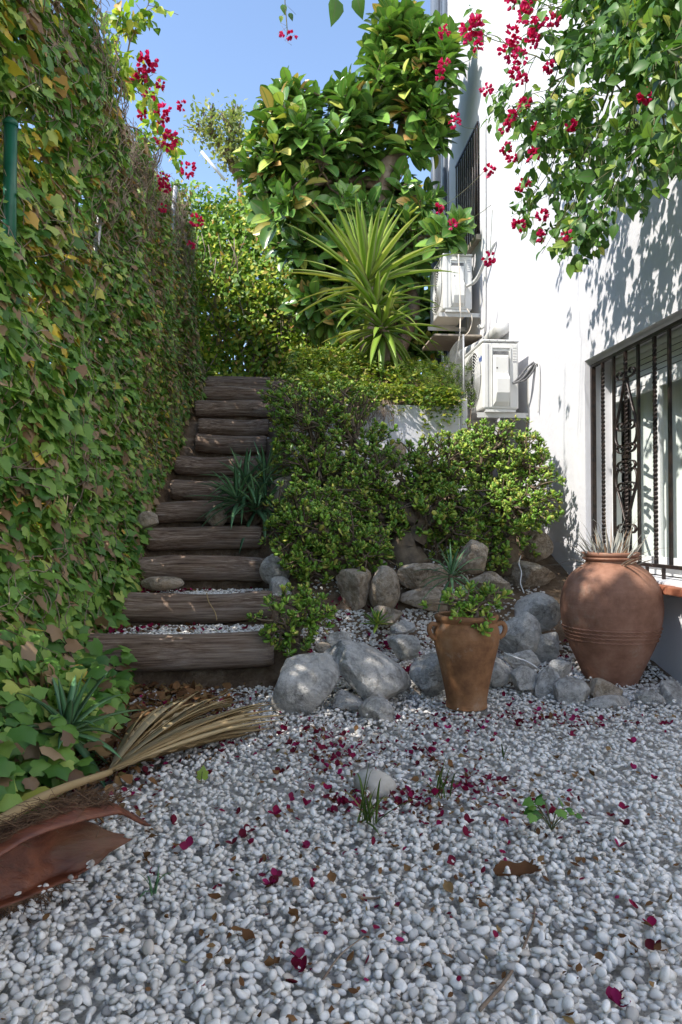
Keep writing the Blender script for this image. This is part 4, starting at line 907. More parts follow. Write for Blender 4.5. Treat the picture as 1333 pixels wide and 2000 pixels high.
# ---------------------------------------------------------------- long leaves (yucca, aloe, silver plant, grass)
def blade(base, d, L, w, bend, n=9, thick=.18, prof=None, twist=0.0, fold=.25):
    d = nrm(np.asarray(d, float)); t = np.linspace(0, 1, n); p = [np.asarray(base, float)]; dirs = []
    for k in range(n):
        v = nrm(d + np.array([0, 0, -bend * t[k] ** 1.4])); dirs.append(v)
        if k: p.append(p[-1] + (dirs[k] + dirs[k - 1]) * .5 * L / (n - 1))
    p = np.array(p); dirs = np.array(dirs)
    s = np.cross(d, [0, 0, 1.0]); s = nrm(s if np.linalg.norm(s) > .15 else np.cross(d, RNG.normal(size=3)))
    s = nrm(s[None] - dirs * (dirs @ s)[:, None]); nn = np.cross(s, dirs)
    if twist:
        a = (twist * t)[:, None]; s, nn = s * np.cos(a) + nn * np.sin(a), nn * np.cos(a) - s * np.sin(a)
    ww = w * (np.interp(t, [0, .08, .35, .75, 1], [.7, .75, 1, .6, .0]) if prof is None else np.interp(t, *prof))[:, None] + .0004
    V = np.stack([p - s * ww + nn * ww * fold, p, p + s * ww + nn * ww * fold, p - nn * ww * thick * 2], 1).reshape(-1, 3)
    i = np.arange(n - 1)[:, None] * 4; j = np.arange(4)[None]; j2 = (j + 1) % 4
    F = np.stack([i + j, i + 4 + j, i + 4 + j2, i + j2], -1).reshape(-1, 4)
    return V, F, np.tile([1.0, 0.1, 1.0, .5], n)
def blades(root, mat, items, name='leaf'):
    for it in items:
        V, F, U = blade(**it); MB().add(V, F, 0.0, U).build(name, mat, root)
def rosette(c, cnt, L, w, tilt0, tilt1, bend, ax=(0, 0, 1), jit=.15, **kw):
    """leaves spiralling round a head: tilt from the axis grows outward"""
    out = []; ax = nrm(np.array(ax, float)); x = nrm(np.cross(ax, [0.3, 1, .1])); y = np.cross(ax, x)
    for k in range(cnt):
        f = (k + .5) / cnt; a = k * 2.39996 + RNG.normal() * .15; ti = math.radians(tilt0 + (tilt1 - tilt0) * f + RNG.normal() * 7)
        d = ax * math.cos(ti) + (x * math.cos(a) + y * math.sin(a)) * math.sin(ti)
        out.append(dict(base=np.array(c) - ax * .10 * f * L + d * .02 * L, d=d, L=L * (.72 + .36 * min(1, f * 2.2)) * RNG.uniform(.88, 1.1), w=w * RNG.uniform(.85, 1.1), bend=bend * (.5 + f) * RNG.uniform(.6, 1.4), **kw))
    return out

YB = np.array(P(748, 738, 8.45)); YB[2] = float(H(YB[0], YB[1])) - .02
yuc = thing('yucca', 'yucca with two heads of long yellow green sword leaves on the terrace', 'yucca', tuple(YB))
y1, y2 = np.array(P(716, 545, 8.45)), np.array(P(748, 640, 8.35))
m = MB(); m.tube(smooth_path([YB, YB + (y2 - YB) * .6 + np.array((.03, .03, 0)), y2, y1 + np.array((.04, .05, -.25)), y1], 6), np.linspace(.075, .045, 25), 10); m.build('trunk', MAT['palebark'], yuc)
blades(yuc, MAT['yucca'], rosette(y1, 46, 1.06, .050, 2, 88, .32, (-.10, -.05, 1), thick=.06, fold=.35, n=10))
blades(yuc, MAT['yucca'], rosette((y1 * .45 + y2 * .55), 26, .78, .046, 38, 95, .8, (.0, -.2, 1), thick=.06, fold=.35, n=10))
blades(yuc, MAT['yucca'], rosette(y2, 48, .72, .046, 25, 150, .8, (.03, -.25, 1), thick=.06, fold=.35, n=10))

def aloe(name, label, heads, n, L, w, cat='aloe', mat='aloe', bend=.7, t0=8, t1=95, stem=True, base=None, group=None, **kw):
    c = np.mean([h[0] for h in heads], 0) if base is None else np.array(base); r = thing(name, label, cat, tuple(c), group)
    for h, ax in heads:
        if stem: m = MB(); m.tube(smooth_path([c, (c + h) / 2 + RNG.normal(size=3) * .02, h], 5), [.022] * 11, 7); m.build('stem', MAT['bark'], r)
        blades(r, MAT[mat], rosette(h, n, L, w, t0, t1, bend, ax, **kw))
    return r
ab = np.array(P(492, 1050, 6.95)); ab[2] = 1.05
aloe('big_aloe', 'large clump of dark spiky aloe growing over the right end of the log steps',
     [(np.array(P(478, 945, 6.95)), (-.3, -.3, 1)), (np.array(P(520, 935, 7.05)), (.2, -.1, 1)), (np.array(P(500, 990, 6.85)), (-.1, -.5, .8)), (np.array(P(462, 975, 6.85)), (-.5, -.4, .8)), (np.array(P(520, 985, 6.9)), (.25, -.5, .7))], 24, .47, .022, base=ab, t1=110, bend=.8)
aloe('corner_aloe', 'dark green aloe at the ivy corner beside the dry palm frond', [(np.array(P(132, 1425, 3.18)), (.05, -.25, 1))], 26, .31, .020, base=np.array(P(140, 1490, 3.2)), t1=115, bend=.75)
aloe('slender_aloe', 'slender drooping aloe on a stalk behind the handled pot', [(np.array(P(882, 1122, 4.75)), (0, -.1, 1))], 26, .27, .011, base=np.array(P(884, 1215, 4.75)), t0=5, t1=125, bend=1.0)
aloe('small_aloe', 'small pale green succulent rosette in the gravel bed', [(np.array(P(737, 1216, 4.92)), (0, -.2, 1))], 22, .12, .014, base=np.array(P(737, 1228, 4.92)), t1=95, bend=.1, stem=False, mat='jade')
sv = JC + np.array((0, 0, .79)); sr = thing('silver_plant', 'silvery spiky plant with thin curling leaves growing out of the big jar', 'plant', tuple(sv))
it = []
for k in range(86):
    a = RNG.uniform(0, 6.28); ti = math.radians(abs(RNG.normal()) * 42 + 4); d = np.array([math.cos(a) * math.sin(ti), math.sin(a) * math.sin(ti), math.cos(ti)])
    thin = RNG.random() < .5
    it.append(dict(base=sv + np.array((math.cos(a), math.sin(a), 0)) * RNG.uniform(.0, .11) - np.array((0, 0, .04)), d=d, L=RNG.uniform(.26, .48) if thin else RNG.uniform(.20, .32), w=.0042 if thin else .014, bend=RNG.uniform(.3, 1.3) if thin else .2, n=9, thick=.1, fold=.4))
blades(sr, MAT['silver'], it)

# ---------------------------------------------------------------- jade bushes
def jade_bush(name, label, base, balls, ntips, leafL=.061, r_tip=.0065, per=9, top=300, group='jade bushes', shell=.45, trunk_up=0.25):
    base = np.array(base, float); root = thing(name, label, 'jade bush', tuple(base), group)
    w = np.array([np.prod(b[1]) ** (2 / 3) for b in balls]); w = w / w.sum()
    tips = np.concatenate([in_ball(max(3, int(ntips * f)), b[0], b[1], shell) for f, b in zip(w, balls)])
    keep = tips[:, 2] > H(tips[:, 0], tips[:, 1]) + .03; keep &= tips[:, 0] < WALL_X - .06; tips = tips[keep]; far = RNG.random(len(tips)) < .18; tips[far] += RNG.normal(size=(far.sum(), 3)) * .07; tips = tips[tips[:, 0] < WALL_X - .06]
    mb = MB(); c = tips.mean(0); fork = base + np.array([(c[0] - base[0]) * .25, (c[1] - base[1]) * .25, max(.05, (c[2] - base[2]) * trunk_up)])
    r0 = r_tip * len(tips) ** .42 * 1.15
    mb.tube(smooth_path([base - np.array((0, 0, .06)), base + (fork - base) * .5 + RNG.normal(size=3) * .03, fork], 5), np.linspace(r0 * 1.3, r0, 11), 9)
    ends = grow(mb, fork, tips, r_tip, k=4, expo=.42, jitter=.22, frac=.4); mb.build('branches', MAT['jadebark'], root)
    R, Lc = [], []
    for tip, d in ends:
        ax = nrm(d * .6 + np.array((0, -.12, .75)) + RNG.normal(size=3) * .22); x = nrm(np.cross(ax, RNG.normal(size=3))); y = np.cross(ax, x)
        n = RNG.integers(per - 3, per + 3)
        for k in range(n):
            a = (k % 2) * math.pi + (k // 2) * math.pi / 2 + RNG.normal() * .2; f = k / n; ti = math.radians(18 + 72 * f + RNG.normal() * 8)
            rad = x * math.cos(a) + y * math.sin(a); dd = ax * math.cos(ti) + rad * math.sin(ti); nn = ax * math.sin(ti) - rad * math.cos(ti)
            s = leafL * RNG.uniform(.75, 1.2) * (.55 + .45 * min(1, f * 2.5))
            R.append(frames(dd[None], nn[None], np.array([s]))[0]); Lc.append(tip - ax * .035 * f)
    leaves(root, JADE, MAT['jade'], np.array(R), np.array(Lc), RNG.random(len(R)), top=top, low=JADELOW)
    return root
def ball(px, py, Y, rx, rz, ry=None): c = np.array(P(px, py, Y)); s = Y / FPX; return (c, np.array([rx * s, (ry if ry else (rx + rz) / 2) * s, rz * s]))
jade_bush('jade_bush', 'dark branching jade bush leaning over the upper log steps', tuple(P(640, 1000, 6.75)), [ball(600, 815, 6.9, 85, 62), ball(675, 785, 7.0, 65, 40), ball(585, 890, 6.8, 60, 50), ball(690, 870, 6.7, 90, 60), ball(560, 770, 7.2, 45, 40), ball(650, 940, 6.6, 85, 50)], 540, shell=.15)
jade_bush('jade_bush', 'middle jade bush with a thick bare trunk above the dry stone row', tuple(P(806, 1098, 5.95)), [ball(770, 925, 6.2, 95, 64), ball(865, 900, 6.3, 90, 58), ball(840, 1000, 6.1, 90, 70), ball(905, 1050, 6.0, 50, 60), ball(740, 1030, 6.0, 60, 60), ball(700, 965, 6.1, 80, 45), ball(885, 965, 6.2, 60, 55)], 790, shell=.15)
jade_bush('jade_bush', 'sunlit jade bush touching the house wall below the air conditioner', tuple(P(985, 1100, 6.35)), [ball(960, 890, 6.6, 85, 70), ball(1040, 960, 6.4, 62, 80), ball(985, 1000, 6.2, 80, 80), ball(935, 868, 6.9, 50, 36), ball(1040, 880, 6.6, 40, 40), ball(960, 1075, 6.1, 38, 36)], 760, shell=.15)
jade_bush('jade_bush', 'low shaded jade bush spilling towards the log steps above the pale rock', tuple(P(640, 1110, 5.75)), [ball(620, 1030, 5.7, 95, 55), ball(700, 1070, 5.65, 70, 48), ball(610, 1090, 5.6, 60, 50), ball(560, 1030, 5.9, 40, 45), ball(600, 985, 6.0, 70, 40)], 470, shell=.15)
jade_bush('jade_bush', 'small rounded jade bush growing between the lowest log and the boulder', tuple(P(585, 1278, 4.72)), [ball(580, 1185, 4.75, 62, 45), ball(570, 1235, 4.68, 55, 42), ball(620, 1200, 4.7, 35, 34)], 95, leafL=.050, r_tip=.006, per=10, shell=.3)
jade_bush('potted_jade', 'young jade cutting in the tall handled clay pot', tuple(PC + np.array((.05, 0, .45))), [ball(920, 1172, 4.08, 62, 30), ball(970, 1162, 4.05, 28, 26), ball(925, 1197, 3.96, 58, 14)], 44, leafL=.050, r_tip=.006, per=9, group=None)

# ---------------------------------------------------------------- rubber plant
FB = np.array((1.35, 10.25, 3.02))
fic = thing('rubber_plant', 'tall rubber plant with big glossy leaves beside the house wall', 'rubber plant', tuple(FB))
mb = MB(); tips = np.concatenate([in_ball(n, b[0], b[1], .55) for n, b in (
    (36, ball(590, 300, 9.9, 100, 120)), (26, ball(560, 230, 9.8, 45, 60)), (34, ball(680, 260, 10.2, 90, 90)), (40, ball(790, 130, 9.9, 75, 85)), (16, ball(770, 60, 9.9, 40, 40)), (20, ball(850, 120, 9.6, 40, 70)), (10, ball(700, 190, 10.0, 40, 35)), (22, ball(830, 240, 9.7, 45, 50)),
    (40, ball(640, 440, 10.0, 110, 80)), (40, ball(800, 440, 10.2, 55, 110)), (30, ball(700, 540, 10.4, 120, 60)), (4, ball(880, 445, 9.2, 22, 16)), (26, ball(820, 640, 10.4, 55, 60)), (12, ball(520, 330, 9.8, 35, 70)), (10, ball(545, 420, 9.7, 45, 60)), (22, ball(640, 600, 10.2, 60, 40)))])
tips = tips[tips[:, 0] < WALL_X - .12]
m2 = MB(); tp = [FB - np.array((0, 0, .2)), np.array((1.32, 10.3, 4.0)), np.array(P(745, 365, 10.0)), np.array(P(782, 295, 10.0)), np.array(P(800, 200, 10.0))]
m2.tube(smooth_path(tp, 8), np.linspace(.17, .10, 33), 12); tr = m2.build('trunk', MAT['palebark'], fic)
m2 = MB(); m2.tube(smooth_path([FB + np.array((.1, .1, -.2)), np.array(P(805, 620, 10.1)), np.array(P(800, 560, 10.2)), np.array(P(770, 470, 10.2))], 8), np.linspace(.10, .07, 25), 10); m2.build('trunk', MAT['bark'], fic)
n1 = np.array(P(745, 365, 10.0)); n2 = np.array(P(800, 200, 10.0)); n3 = np.array(P(770, 480, 10.2))
lab = np.argmin(np.stack([np.linalg.norm(tips - q, axis=1) for q in (n1, n2, n3)], 1), 1); ends = []
for q, nn in enumerate((n1, n2, n3)):
    if (lab == q).any(): grow(mb, nn, tips[lab == q], .012, ends, jitter=.15, expo=.40, k=6)
mb.build('branches', MAT['bark'], fic)
R, Lc = [], []
for tip, d in ends:
    out = nrm(tip - np.array((1.2, 10.6, 5.6))); ax = nrm(d * .4 + out * .35 + np.array((0, -.15, .55)) + RNG.normal(size=3) * .2); x = nrm(np.cross(ax, RNG.normal(size=3))); y = np.cross(ax, x)
    n = RNG.integers(9, 14); Ls = RNG.uniform(.27, .39)
    if RNG.random() < .3: mbud = MB(); mbud.tube([tip - ax * .03, tip + ax * .06, tip + ax * RNG.uniform(.10, .19)], [.010, .008, .001], 5); mbud.build('shoot_tip', MAT['bud'], fic)
    for k in range(n):
        f = k / n; a = k * 2.4 + RNG.normal() * .2; ti = math.radians(14 + 78 * f + RNG.normal() * 9); rad = x * math.cos(a) + y * math.sin(a)
        dd = nrm(ax * math.cos(ti) + rad * math.sin(ti) + np.array((0, 0, -.12 * f))); nn = ax * math.sin(ti) - rad * math.cos(ti)
        s = Ls * RNG.uniform(.8, 1.1) * (.6 + .4 * min(1, f * 2)); R.append(frames(dd[None], nn[None], np.array([s]))[0]); Lc.append(tip - ax * Ls * .95 * f + dd * .035)
Rf, Lf = np.array(R), np.array(Lc); okf = (Lf + Rf[:, :, 1])[:, 0] < WALL_X - .02; Rf, Lf = Rf[okf], Lf[okf]
leaves(fic, FICUS, MAT['ficus'], Rf, Lf, RNG.random(len(Rf)))

# ---------------------------------------------------------------- fence and the ivy that covers it
FXF = -1.52
fence = thing('wire_fence', 'wire fence with a green post and steel posts buried in ivy', 'fence', (FXF, 7, 0))
m = MB(); m.tube([(FXF + .12, 3.84, 2.30), (FXF + .12, 3.84, 3.14)], .033, 14); gp = m.build('post', MAT['greenpost'], fence); gp['label'] = 'dark green round post with a cap'
m = MB(); m.tube([(FXF + .12, 3.84, 3.142), (FXF + .12, 3.84, 3.162), (FXF + .12, 3.84, 3.178)], [.038, .038, .026], 14); m.build('cap', MAT['greenpost'], gp)
POSTS = [(FXF + .12, 5.85, 3.95, .024), (FXF + .16, 9.5, 5.52, .030), (FXF + .05, 12.0, 6.4, .028), (FXF, 2.2, 3.2, .026)]
for x, y, z, r in POSTS:
    m = MB(); m.tube([(x - .4, y, float(H(x - .4, y)) - .2), (x - .12, y, z - 1.3), (x, y, z)], r, 10); m.build('post', MAT['galv'], fence)
m = MB()
for z in np.arange(.5, 3.6, .35): m.tube([(FXF - .02, -2, z), (FXF - .02, 4.6, z), (FXF - .02, 12.2, z + 3.1)], .002, 3, cap=False)
for y in np.arange(-2, 12.2, .3): z0 = float(np.interp(y, _sY, _sZ)); m.tube([(FXF - .024, y, z0), (FXF - .024, y, z0 + 2.9)], .002, 3, cap=False)
m.build('wires', MAT['galv'], fence, kind='stuff')

_tY = np.array([-4, 2, 3.5, 5.0, 5.6, 6.0, 7, 8.5, 9.8, 11, 12.5]); _tZ = np.array([4.95, 4.95, 5.0, 5.0, 4.75, 4.42, 4.8, 5.25, 5.6, 5.75, 5.8])
def ivy_surface(y, h):
    q = np.stack([y * 1.1, h * 1.1, 0 * y], -1)
    b = .07 + .10 * np.minimum(vnoise(np.stack([y * 2.6, h * 2.6, 0 * y], -1), 25), .25) * np.clip(h / .6, .2, 1) * 1.6 + .16 * np.exp(-((y - 3.4) / .45) ** 2 - ((h - 2.0) / .4) ** 2) + .20 * fbm(q, 3, 21) * np.clip(h / .9, .35, 1) + (.19 + .08 * vnoise(np.stack([y * 1.7, y * 0, y * 0], -1), 31) + .32 * np.exp(-((y - 3.3) / .75) ** 2)) * np.exp(-(h / .5) ** 2)
    return FXF + .08 + b
def ivy_points(n, ya, yb, smin, smax, deep):
    y = RNG.uniform(ya, yb, n); g = np.interp(y, _sY, _sZ); T = np.interp(y, _tY, _tZ) + .30 * vnoise(np.stack([y * 2.6, y * 0, y * 0], -1), 44)
    h = RNG.random(n) * (T - g + .1) - .03; d = RNG.exponential(deep, n)
    edge = np.clip((T - g - h) / .4, 0, 1)
    x = ivy_surface(y, h) - np.minimum(d, .5) - (1 - edge) * RNG.random(n) * .25
    loc = np.stack([x, y, g + h], -1)
    nn = nrm(np.stack([np.ones(n), -.25 * np.ones(n), .75 * np.ones(n)], -1) + RNG.normal(size=(n, 3)) * .50)
    dd = np.stack([.10 * np.ones(n), .25 * np.ones(n), -np.ones(n)], -1) + RNG.normal(size=(n, 3)) * .5
    dd = nrm(dd - nn * np.einsum('ni,ni->n', dd, nn)[:, None])
    s = RNG.uniform(smin, smax, n) * (1 + .25 * vnoise(loc * 2, 51))
    R = frames(dd, nn, np.stack([s * RNG.uniform(.8, 1.1, n), s, s * RNG.uniform(-.8, 2.4, n)], -1))
    rnd = RNG.random(n)
    # patches of dry leaves, more of them high up and deep inside
    dry = vnoise(loc * 1.6, 61) + .35 * vnoise(loc * 5, 62) + (d > .1) * .45 + .25 * np.clip((h - 1.6) / 1.5, -1, 1)
    rnd = np.where((dry > .6) & (RNG.random(n) < .40), RNG.uniform(.83, 1.0, n), np.where((rnd > .80) & (RNG.random(n) < .7), rnd * .75, rnd))
    def before(px1, py1, wid, z0, z1, keep):
        """foliage kept off the post on the path side, so that the post shows"""
        q = np.hypot(px1, py1); along = (x * px1 + y * py1) / q; off = np.abs(x * py1 - y * px1) / q; zz = CAM_H + (loc[:, 2] - CAM_H) * q / np.maximum(along, .5)
        return (off < wid) & (along < q + .03) & (along > .5) & (zz > z0) & (zz < z1) & (RNG.random(n) > keep)
    hide = before(FXF + .12, 3.84, .085, 2.58, 3.24, .05)
    for px1, py1, z1, r1, kp, dz in [(*POSTS[0], .72, .5), (*POSTS[1], .12, 1.1)]: hide |= before(px1, py1, .06, z1 - dz, z1 + .03, kp)
    k = ~hide; return R[k], loc[k], rnd[k]
ivy = thing('ivy', 'thick wall of ivy with green, yellow and dry brown leaves covering the fence', 'ivy', (FXF, 6, 0))
A = ivy_points(31000, 2.3, 7.2, .052, .110, .10); B = ivy_points(42000, 7.0, 12.6, .048, .088, .09); Cc = ivy_points(17000, -1.8, 2.5, .17, .25, .16); E = ivy_points(11000, -1.6, 12.5, .12, .17, .12); E[1][:, 0] -= .30  # Cc: unseen ivy beside the camera, enlarged and packed to shade the gravel
ng = 900  # leaves creeping over the ground in the corner
gy_ = RNG.uniform(2.1, 4.75, ng); gx_ = -1.30 + RNG.random(ng) ** 1.2 * (.52 - .10 * (gy_ - 3)) * np.clip((gy_ - 1.9) / 1.0, .3, 1); gz_ = .03 + np.abs(RNG.normal(size=ng)) * .09 * (1 + 1.2 * np.clip(-(gx_ + .85) * 2, 0, 1))
gn = nrm(np.array((.25, -.35, 1.0)) + RNG.normal(size=(ng, 3)) * .35); gd = np.array((.5, -.5, 0)) + RNG.normal(size=(ng, 3)); gd = nrm(gd - gn * np.einsum('ni,ni->n', gd, gn)[:, None]); gs = RNG.uniform(.065, .125, ng)
D = (frames(gd, gn, gs), np.stack([gx_, gy_, gz_], -1), RNG.random(ng) * .72)
leaves(ivy, IVY, MAT['ivy'], *[np.concatenate(q) for q in zip(A, D)])
MB().scatter(IVYLOW, *[np.concatenate(q) for q in zip(B, Cc, E)]).build('far_and_unseen_foliage', MAT['ivy'], ivy, kind='stuff')
m = MB()
def creep(n, ya, yb, h0, h1, rmin, rmax, off):
    for _ in range(n):
        y = RNG.uniform(ya, yb); g = np.interp(y, _sY, _sZ); T = np.interp(y, _tY, _tZ) - g; h = RNG.uniform(h0, h1) * T; p = []; a = RNG.normal() * .7 - math.pi / 2; st = RNG.uniform(.04, .09)
        for k in range(RNG.integers(6, 14)):
            p.append((0, y, h)); a += RNG.normal() * .55; a = a * .92 - math.pi / 2 * .08; y += st * math.cos(a); h = max(.02, h + st * math.sin(a))
        p = np.array(p); p[:, 0] = ivy_surface(p[:, 1], p[:, 2]) + off - RNG.random(len(p)) * .05; p[:, 2] += np.interp(p[:, 1], _sY, _sZ)
        m.tube(p, RNG.uniform(rmin, rmax), 3, cap=False)
creep(650, 3.3, 11.5, .1, .98, .0016, .0040, .03); creep(300, 3.3, 11.5, .85, 1.05, .0016, .004, .06); creep(170, 5.6, 8.0, .72, 1.0, .0016, .0045, .03); creep(60, 3.4, 8, .02, .35, .006, .012, -.08)
m.build('stems', MAT['vine'], ivy, kind='stuff')

# ---------------------------------------------------------------- bougainvillea: leaves, bracts
def bract_cluster(root, c, r, n, mat=None, name='flower_cluster'):
    m = MB(); R, Lc = [], []
    for _ in range(n):
        d = rand_unit(1)[0]; d = nrm(d + np.array((0, -.35, -.1))); p = np.array(c) + d * r * RNG.uniform(.35, 1.0) ** .7; ax = nrm(d + RNG.normal(size=3) * .3); x = nrm(np.cross(ax, RNG.normal(size=3))); y = np.cross(ax, x); s = min(.048, max(.030, r * .62)) * RNG.uniform(.85, 1.2)
        for k in range(3):
            a = k * 2.094 + RNG.normal() * .15; rad = x * math.cos(a) + y * math.sin(a); dd = ax * .72 + rad * .7; nn = ax * .7 - rad * .72
            R.append(frames(dd[None], nn[None], np.array([s]))[0]); Lc.append(p)
    m.scatter(BRACT, np.array(R), np.array(Lc), RNG.random(len(R))); return m.build(name, mat or MAT['bract'], root)
def sprays(ends, nleaf, L, length=.22, hang=.5):
    R, Lc = [], []
    for tip, d in ends:
        d = nrm(d + np.array((0, 0, -hang * .3)))
        for k in range(RNG.integers(nleaf - 3, nleaf + 4)):
            f = RNG.random(); p = tip - d * length * f + RNG.normal(size=3) * .012; dd = nrm(d * .35 + RNG.normal(size=3) * .65 + np.array((0, -.1, -hang))); nn = nrm(np.array((-.35, -.35, .75)) + RNG.normal(size=3) * .55)
            s = L * RNG.uniform(.55, 1.2); R.append(frames(dd[None], nn[None], np.array([s]))[0]); Lc.append(p + dd * .012)
    return np.array(R), np.array(Lc)
from_poly = [(880, -60), (890, 60), (935, 170), (948, 260), (945, 330), (965, 420), (1010, 455), (1045, 505), (1090, 520), (1170, 520), (1200, 470), (1260, 420), (1345, 350), (1420, 300), (1420, -60)]
def inside(x, y, poly):
    r = np.zeros(len(x), bool); j = len(poly) - 1
    for i in range(len(poly)):
        (xi, yi), (xj, yj) = poly[i], poly[j]; r ^= ((yi > y) != (yj > y)) & (x < (xj - xi) * (y - yi) / (yj - yi + 1e-9) + xi); j = i
    return r
bx = RNG.uniform(900, 1420, 2600); by = RNG.uniform(-60, 525, 2600); k = inside(bx, by, from_poly)
dens = .5 + .5 * fbm(np.stack([bx / 75, by / 75, bx * 0], -1), 2, 71) * 1.6 + .25 * ((bx - 1130) / 200) - .10 * (by > 380) + .15 * (by < 120)
k &= RNG.random(2600) < np.clip(dens * 1.0 - .12, .02, 1); bx, by = bx[k][:560], by[k][:560]
tips = []
for a, b in zip(bx, by):
    Y = 5.75 - (a - 950) / 383 * 2.5 + RNG.normal() * .32; q = np.array(P(a, b, Y))
    if q[0] > WALL_X - .18: q = np.array(PX(a, b, WALL_X - .2))
    tips.append(q)
tips = np.array(tips); broot = np.array((2.50, 3.2, 0.0))
bo = thing('bougainvillea', 'bougainvillea with red flowers hanging in front of the white house wall', 'bougainvillea', tuple(broot))
m = MB(); bt = np.array((2.35, 3.35, 4.9)); m.tube(smooth_path([broot - np.array((0, 0, .1)), (2.56, 3.22, 1.5), (2.54, 3.3, 3.4), tuple(bt)], 7), np.linspace(.045, .028, 22), 8); m.build('trunk', MAT['bark'], bo)
m = MB(); ends = grow(m, bt, tips, .0022, jitter=.12, expo=.36, k=4, frac=.5, up=.05); m.build('branches', MAT['greenstem'], bo)
R, Lc = sprays(ends, 8, .086, .27, .55); okb = (Lc + R[:, :, 1])[:, 0] < WALL_X - .02
leaves(bo, BOUG, MAT['boug'], R[okb], Lc[okb], RNG.random(okb.sum()))
for (a, b, r) in [(920, 57, 19), (1001, 70, 14), (992, 100, 15), (1014, 111, 13), (1043, 52, 15), (1040, 80, 14), (1082, 35, 13), (1025, 30, 13), (999, 4, 9), (1030, -2, 12), (1005, 144, 10), (1019, 155, 9), (951, 174, 10), (1025, 201, 10), (890, 237, 10), (999, 226, 7), (986, 248, 8), (988, 292, 9), (1001, 310, 8), (1043, 303, 10), (955, 332, 9), (1023, 362, 10), (858, 408, 7), (884, 440, 6), (1012, 440, 9), (1053, 462, 8), (1108, 460, 8), (1058, 422, 8), (957, 505, 9), (1116, 244, 7), (1047, 250, 6), (1262, 189, 7), (868, 127, 9), (857, 146, 9), (868, 61, 8), (1075, 130, 8), (935, 90, 9)]:
    Y = 5.5 - (a - 950) / 383 * 2.4 - .1; c = P(a, b, Y); bract_cluster(bo, c, r * Y / FPX, int(5 + r * 1.2))
# thin strands to the flowers that hang clear of the mass
m = MB()
for a, b, c2, d2 in ((957, 500, 962, 410), (890, 237, 930, 250), (858, 408, 950, 330), (884, 440, 960, 400), (868, 127, 930, 110), (868, 61, 920, 57), (1012, 440, 1020, 380)):
    q0, q1 = np.array(P(a, b, 5.5)), np.array(P(c2, d2, 5.6)); m = MB(); m.tube(bez(q0, (q0 + q1) / 2 + np.array((0, 0, -.05)), q1, 6), .0022, 4); m.build('twig', MAT['greenstem'], bo)

lb = thing('bougainvillea', 'bougainvillea shoots with red flowers rising over the top of the ivy', 'bougainvillea', (-1.7, 6.0, .6))
m = MB(); tips2 = np.array([P(a, b, y) for a, b, y in [(205, 30, 5.6), (240, 15, 5.6), (265, 40, 5.7), (300, 15, 5.8), (285, 45, 5.8), (250, 75, 5.8), (230, 100, 5.7), (215, 60, 5.6), (180, 70, 5.4), (150, 40, 5.2), (120, 20, 5), (90, 60, 4.8), (225, 140, 5.8), (250, 165, 6), (270, 150, 6.1), (290, 165, 6.2), (300, 145, 6.2), (285, 125, 6.2), (240, 190, 6.2), (265, 205, 6.5), (300, 225, 7), (310, 250, 7.3), (320, 285, 7.6), (335, 300, 8), (290, 240, 6.9), (345, 270, 8), (360, 340, 9), (60, 20, 4.6), (30, 60, 4.4), (160, 100, 5.3), (130, 80, 5), (190, 120, 5.5), (310, 10, 5.7)]])
tips2 = np.concatenate([tips2, tips2 + RNG.normal(size=tips2.shape) * .12])
m.tube(smooth_path([(-1.7, 6.0, .5), (-1.68, 5.9, 2.5), (-1.6, 5.8, 3.9)], 6), np.linspace(.04, .025, 13), 7)
e2 = grow(m, np.array((-1.6, 5.8, 3.9)), tips2, .0028, jitter=.1, expo=.36, k=4, frac=.5); m.build('branches', MAT['vine'], lb)
R, Lc = sprays(e2, 9, .095, .26, .35); leaves(lb, BOUG, MAT['hedge'], R, Lc, RNG.random(len(R)))
for a, b, r, Y in [(289, 125, 16, 6.1), (272, 150, 13, 6.1), (292, 185, 9, 6.3), (320, 221, 15, 7), (325, 270, 18, 7.2), (355, 206, 8, 7.2), (320, 350, 10, 8), (321, 365, 10, 8), (367, 330, 12, 8.6), (385, 430, 10, 9.0), (372, 480, 7, 8.8), (314, 165, 6, 6.2), (318, 405, 6, 8), (75, 12, 12, 4.6), (140, 20, 8, 5), (277, 222, 6, 6.5)]:
    bract_cluster(lb, P(a, b, Y), r * Y / FPX, int(6 + r * 1.4))
tw = thing('hanging_shoot', 'bare bougainvillea shoot with a red flower hanging into the sky', 'shoot', tuple(P(560, -150, 5.2)))
m = MB(); m.tube(smooth_path([P(575, -170, 5.2), P(560, -60, 5.2), P(557, 0, 5.2), P(560, 40, 5.2), P(562, 68, 5.2)], 5), .004, 5); m.build('stem', MAT['greenstem'], tw)
bract_cluster(tw, P(571, 68, 5.2), .028, 5); bract_cluster(tw, P(557, 66, 5.2), .025, 4)
for _ in range(9): q = np.array(P(558 + RNG.normal() * 3, 50 + RNG.normal() * 22, 5.2)); m = MB(); m.tube([q, q + RNG.normal(size=3) * .05], .0012, 3); m.build('twig', MAT['vine'], tw)
R = []; Lc = []
for a, b, s in ((552, 8, .075), (565, 25, .06), (550, 30, .05)): R.append(frames(nrm(np.array([[RNG.normal() * .3, -.1, -1.0]])), np.array([[0, -1.0, .3]]), np.array([s]))[0]); Lc.append(np.array(P(a, b, 5.2)))
leaves(tw, BOUG, MAT['boug'], np.array(R), np.array(Lc), RNG.random(3))
t2 = thing('hanging_leaves', 'two dark leaves hanging in at the top edge of the sky', 'shoot', tuple(P(690, -150, 3.2)))
m = MB(); m.tube(smooth_path([P(760, -170, 3.2), P(690, -60, 3.2), P(655, -5, 3.2)], 5), .004, 5); m.build('stem', MAT['greenstem'], t2)
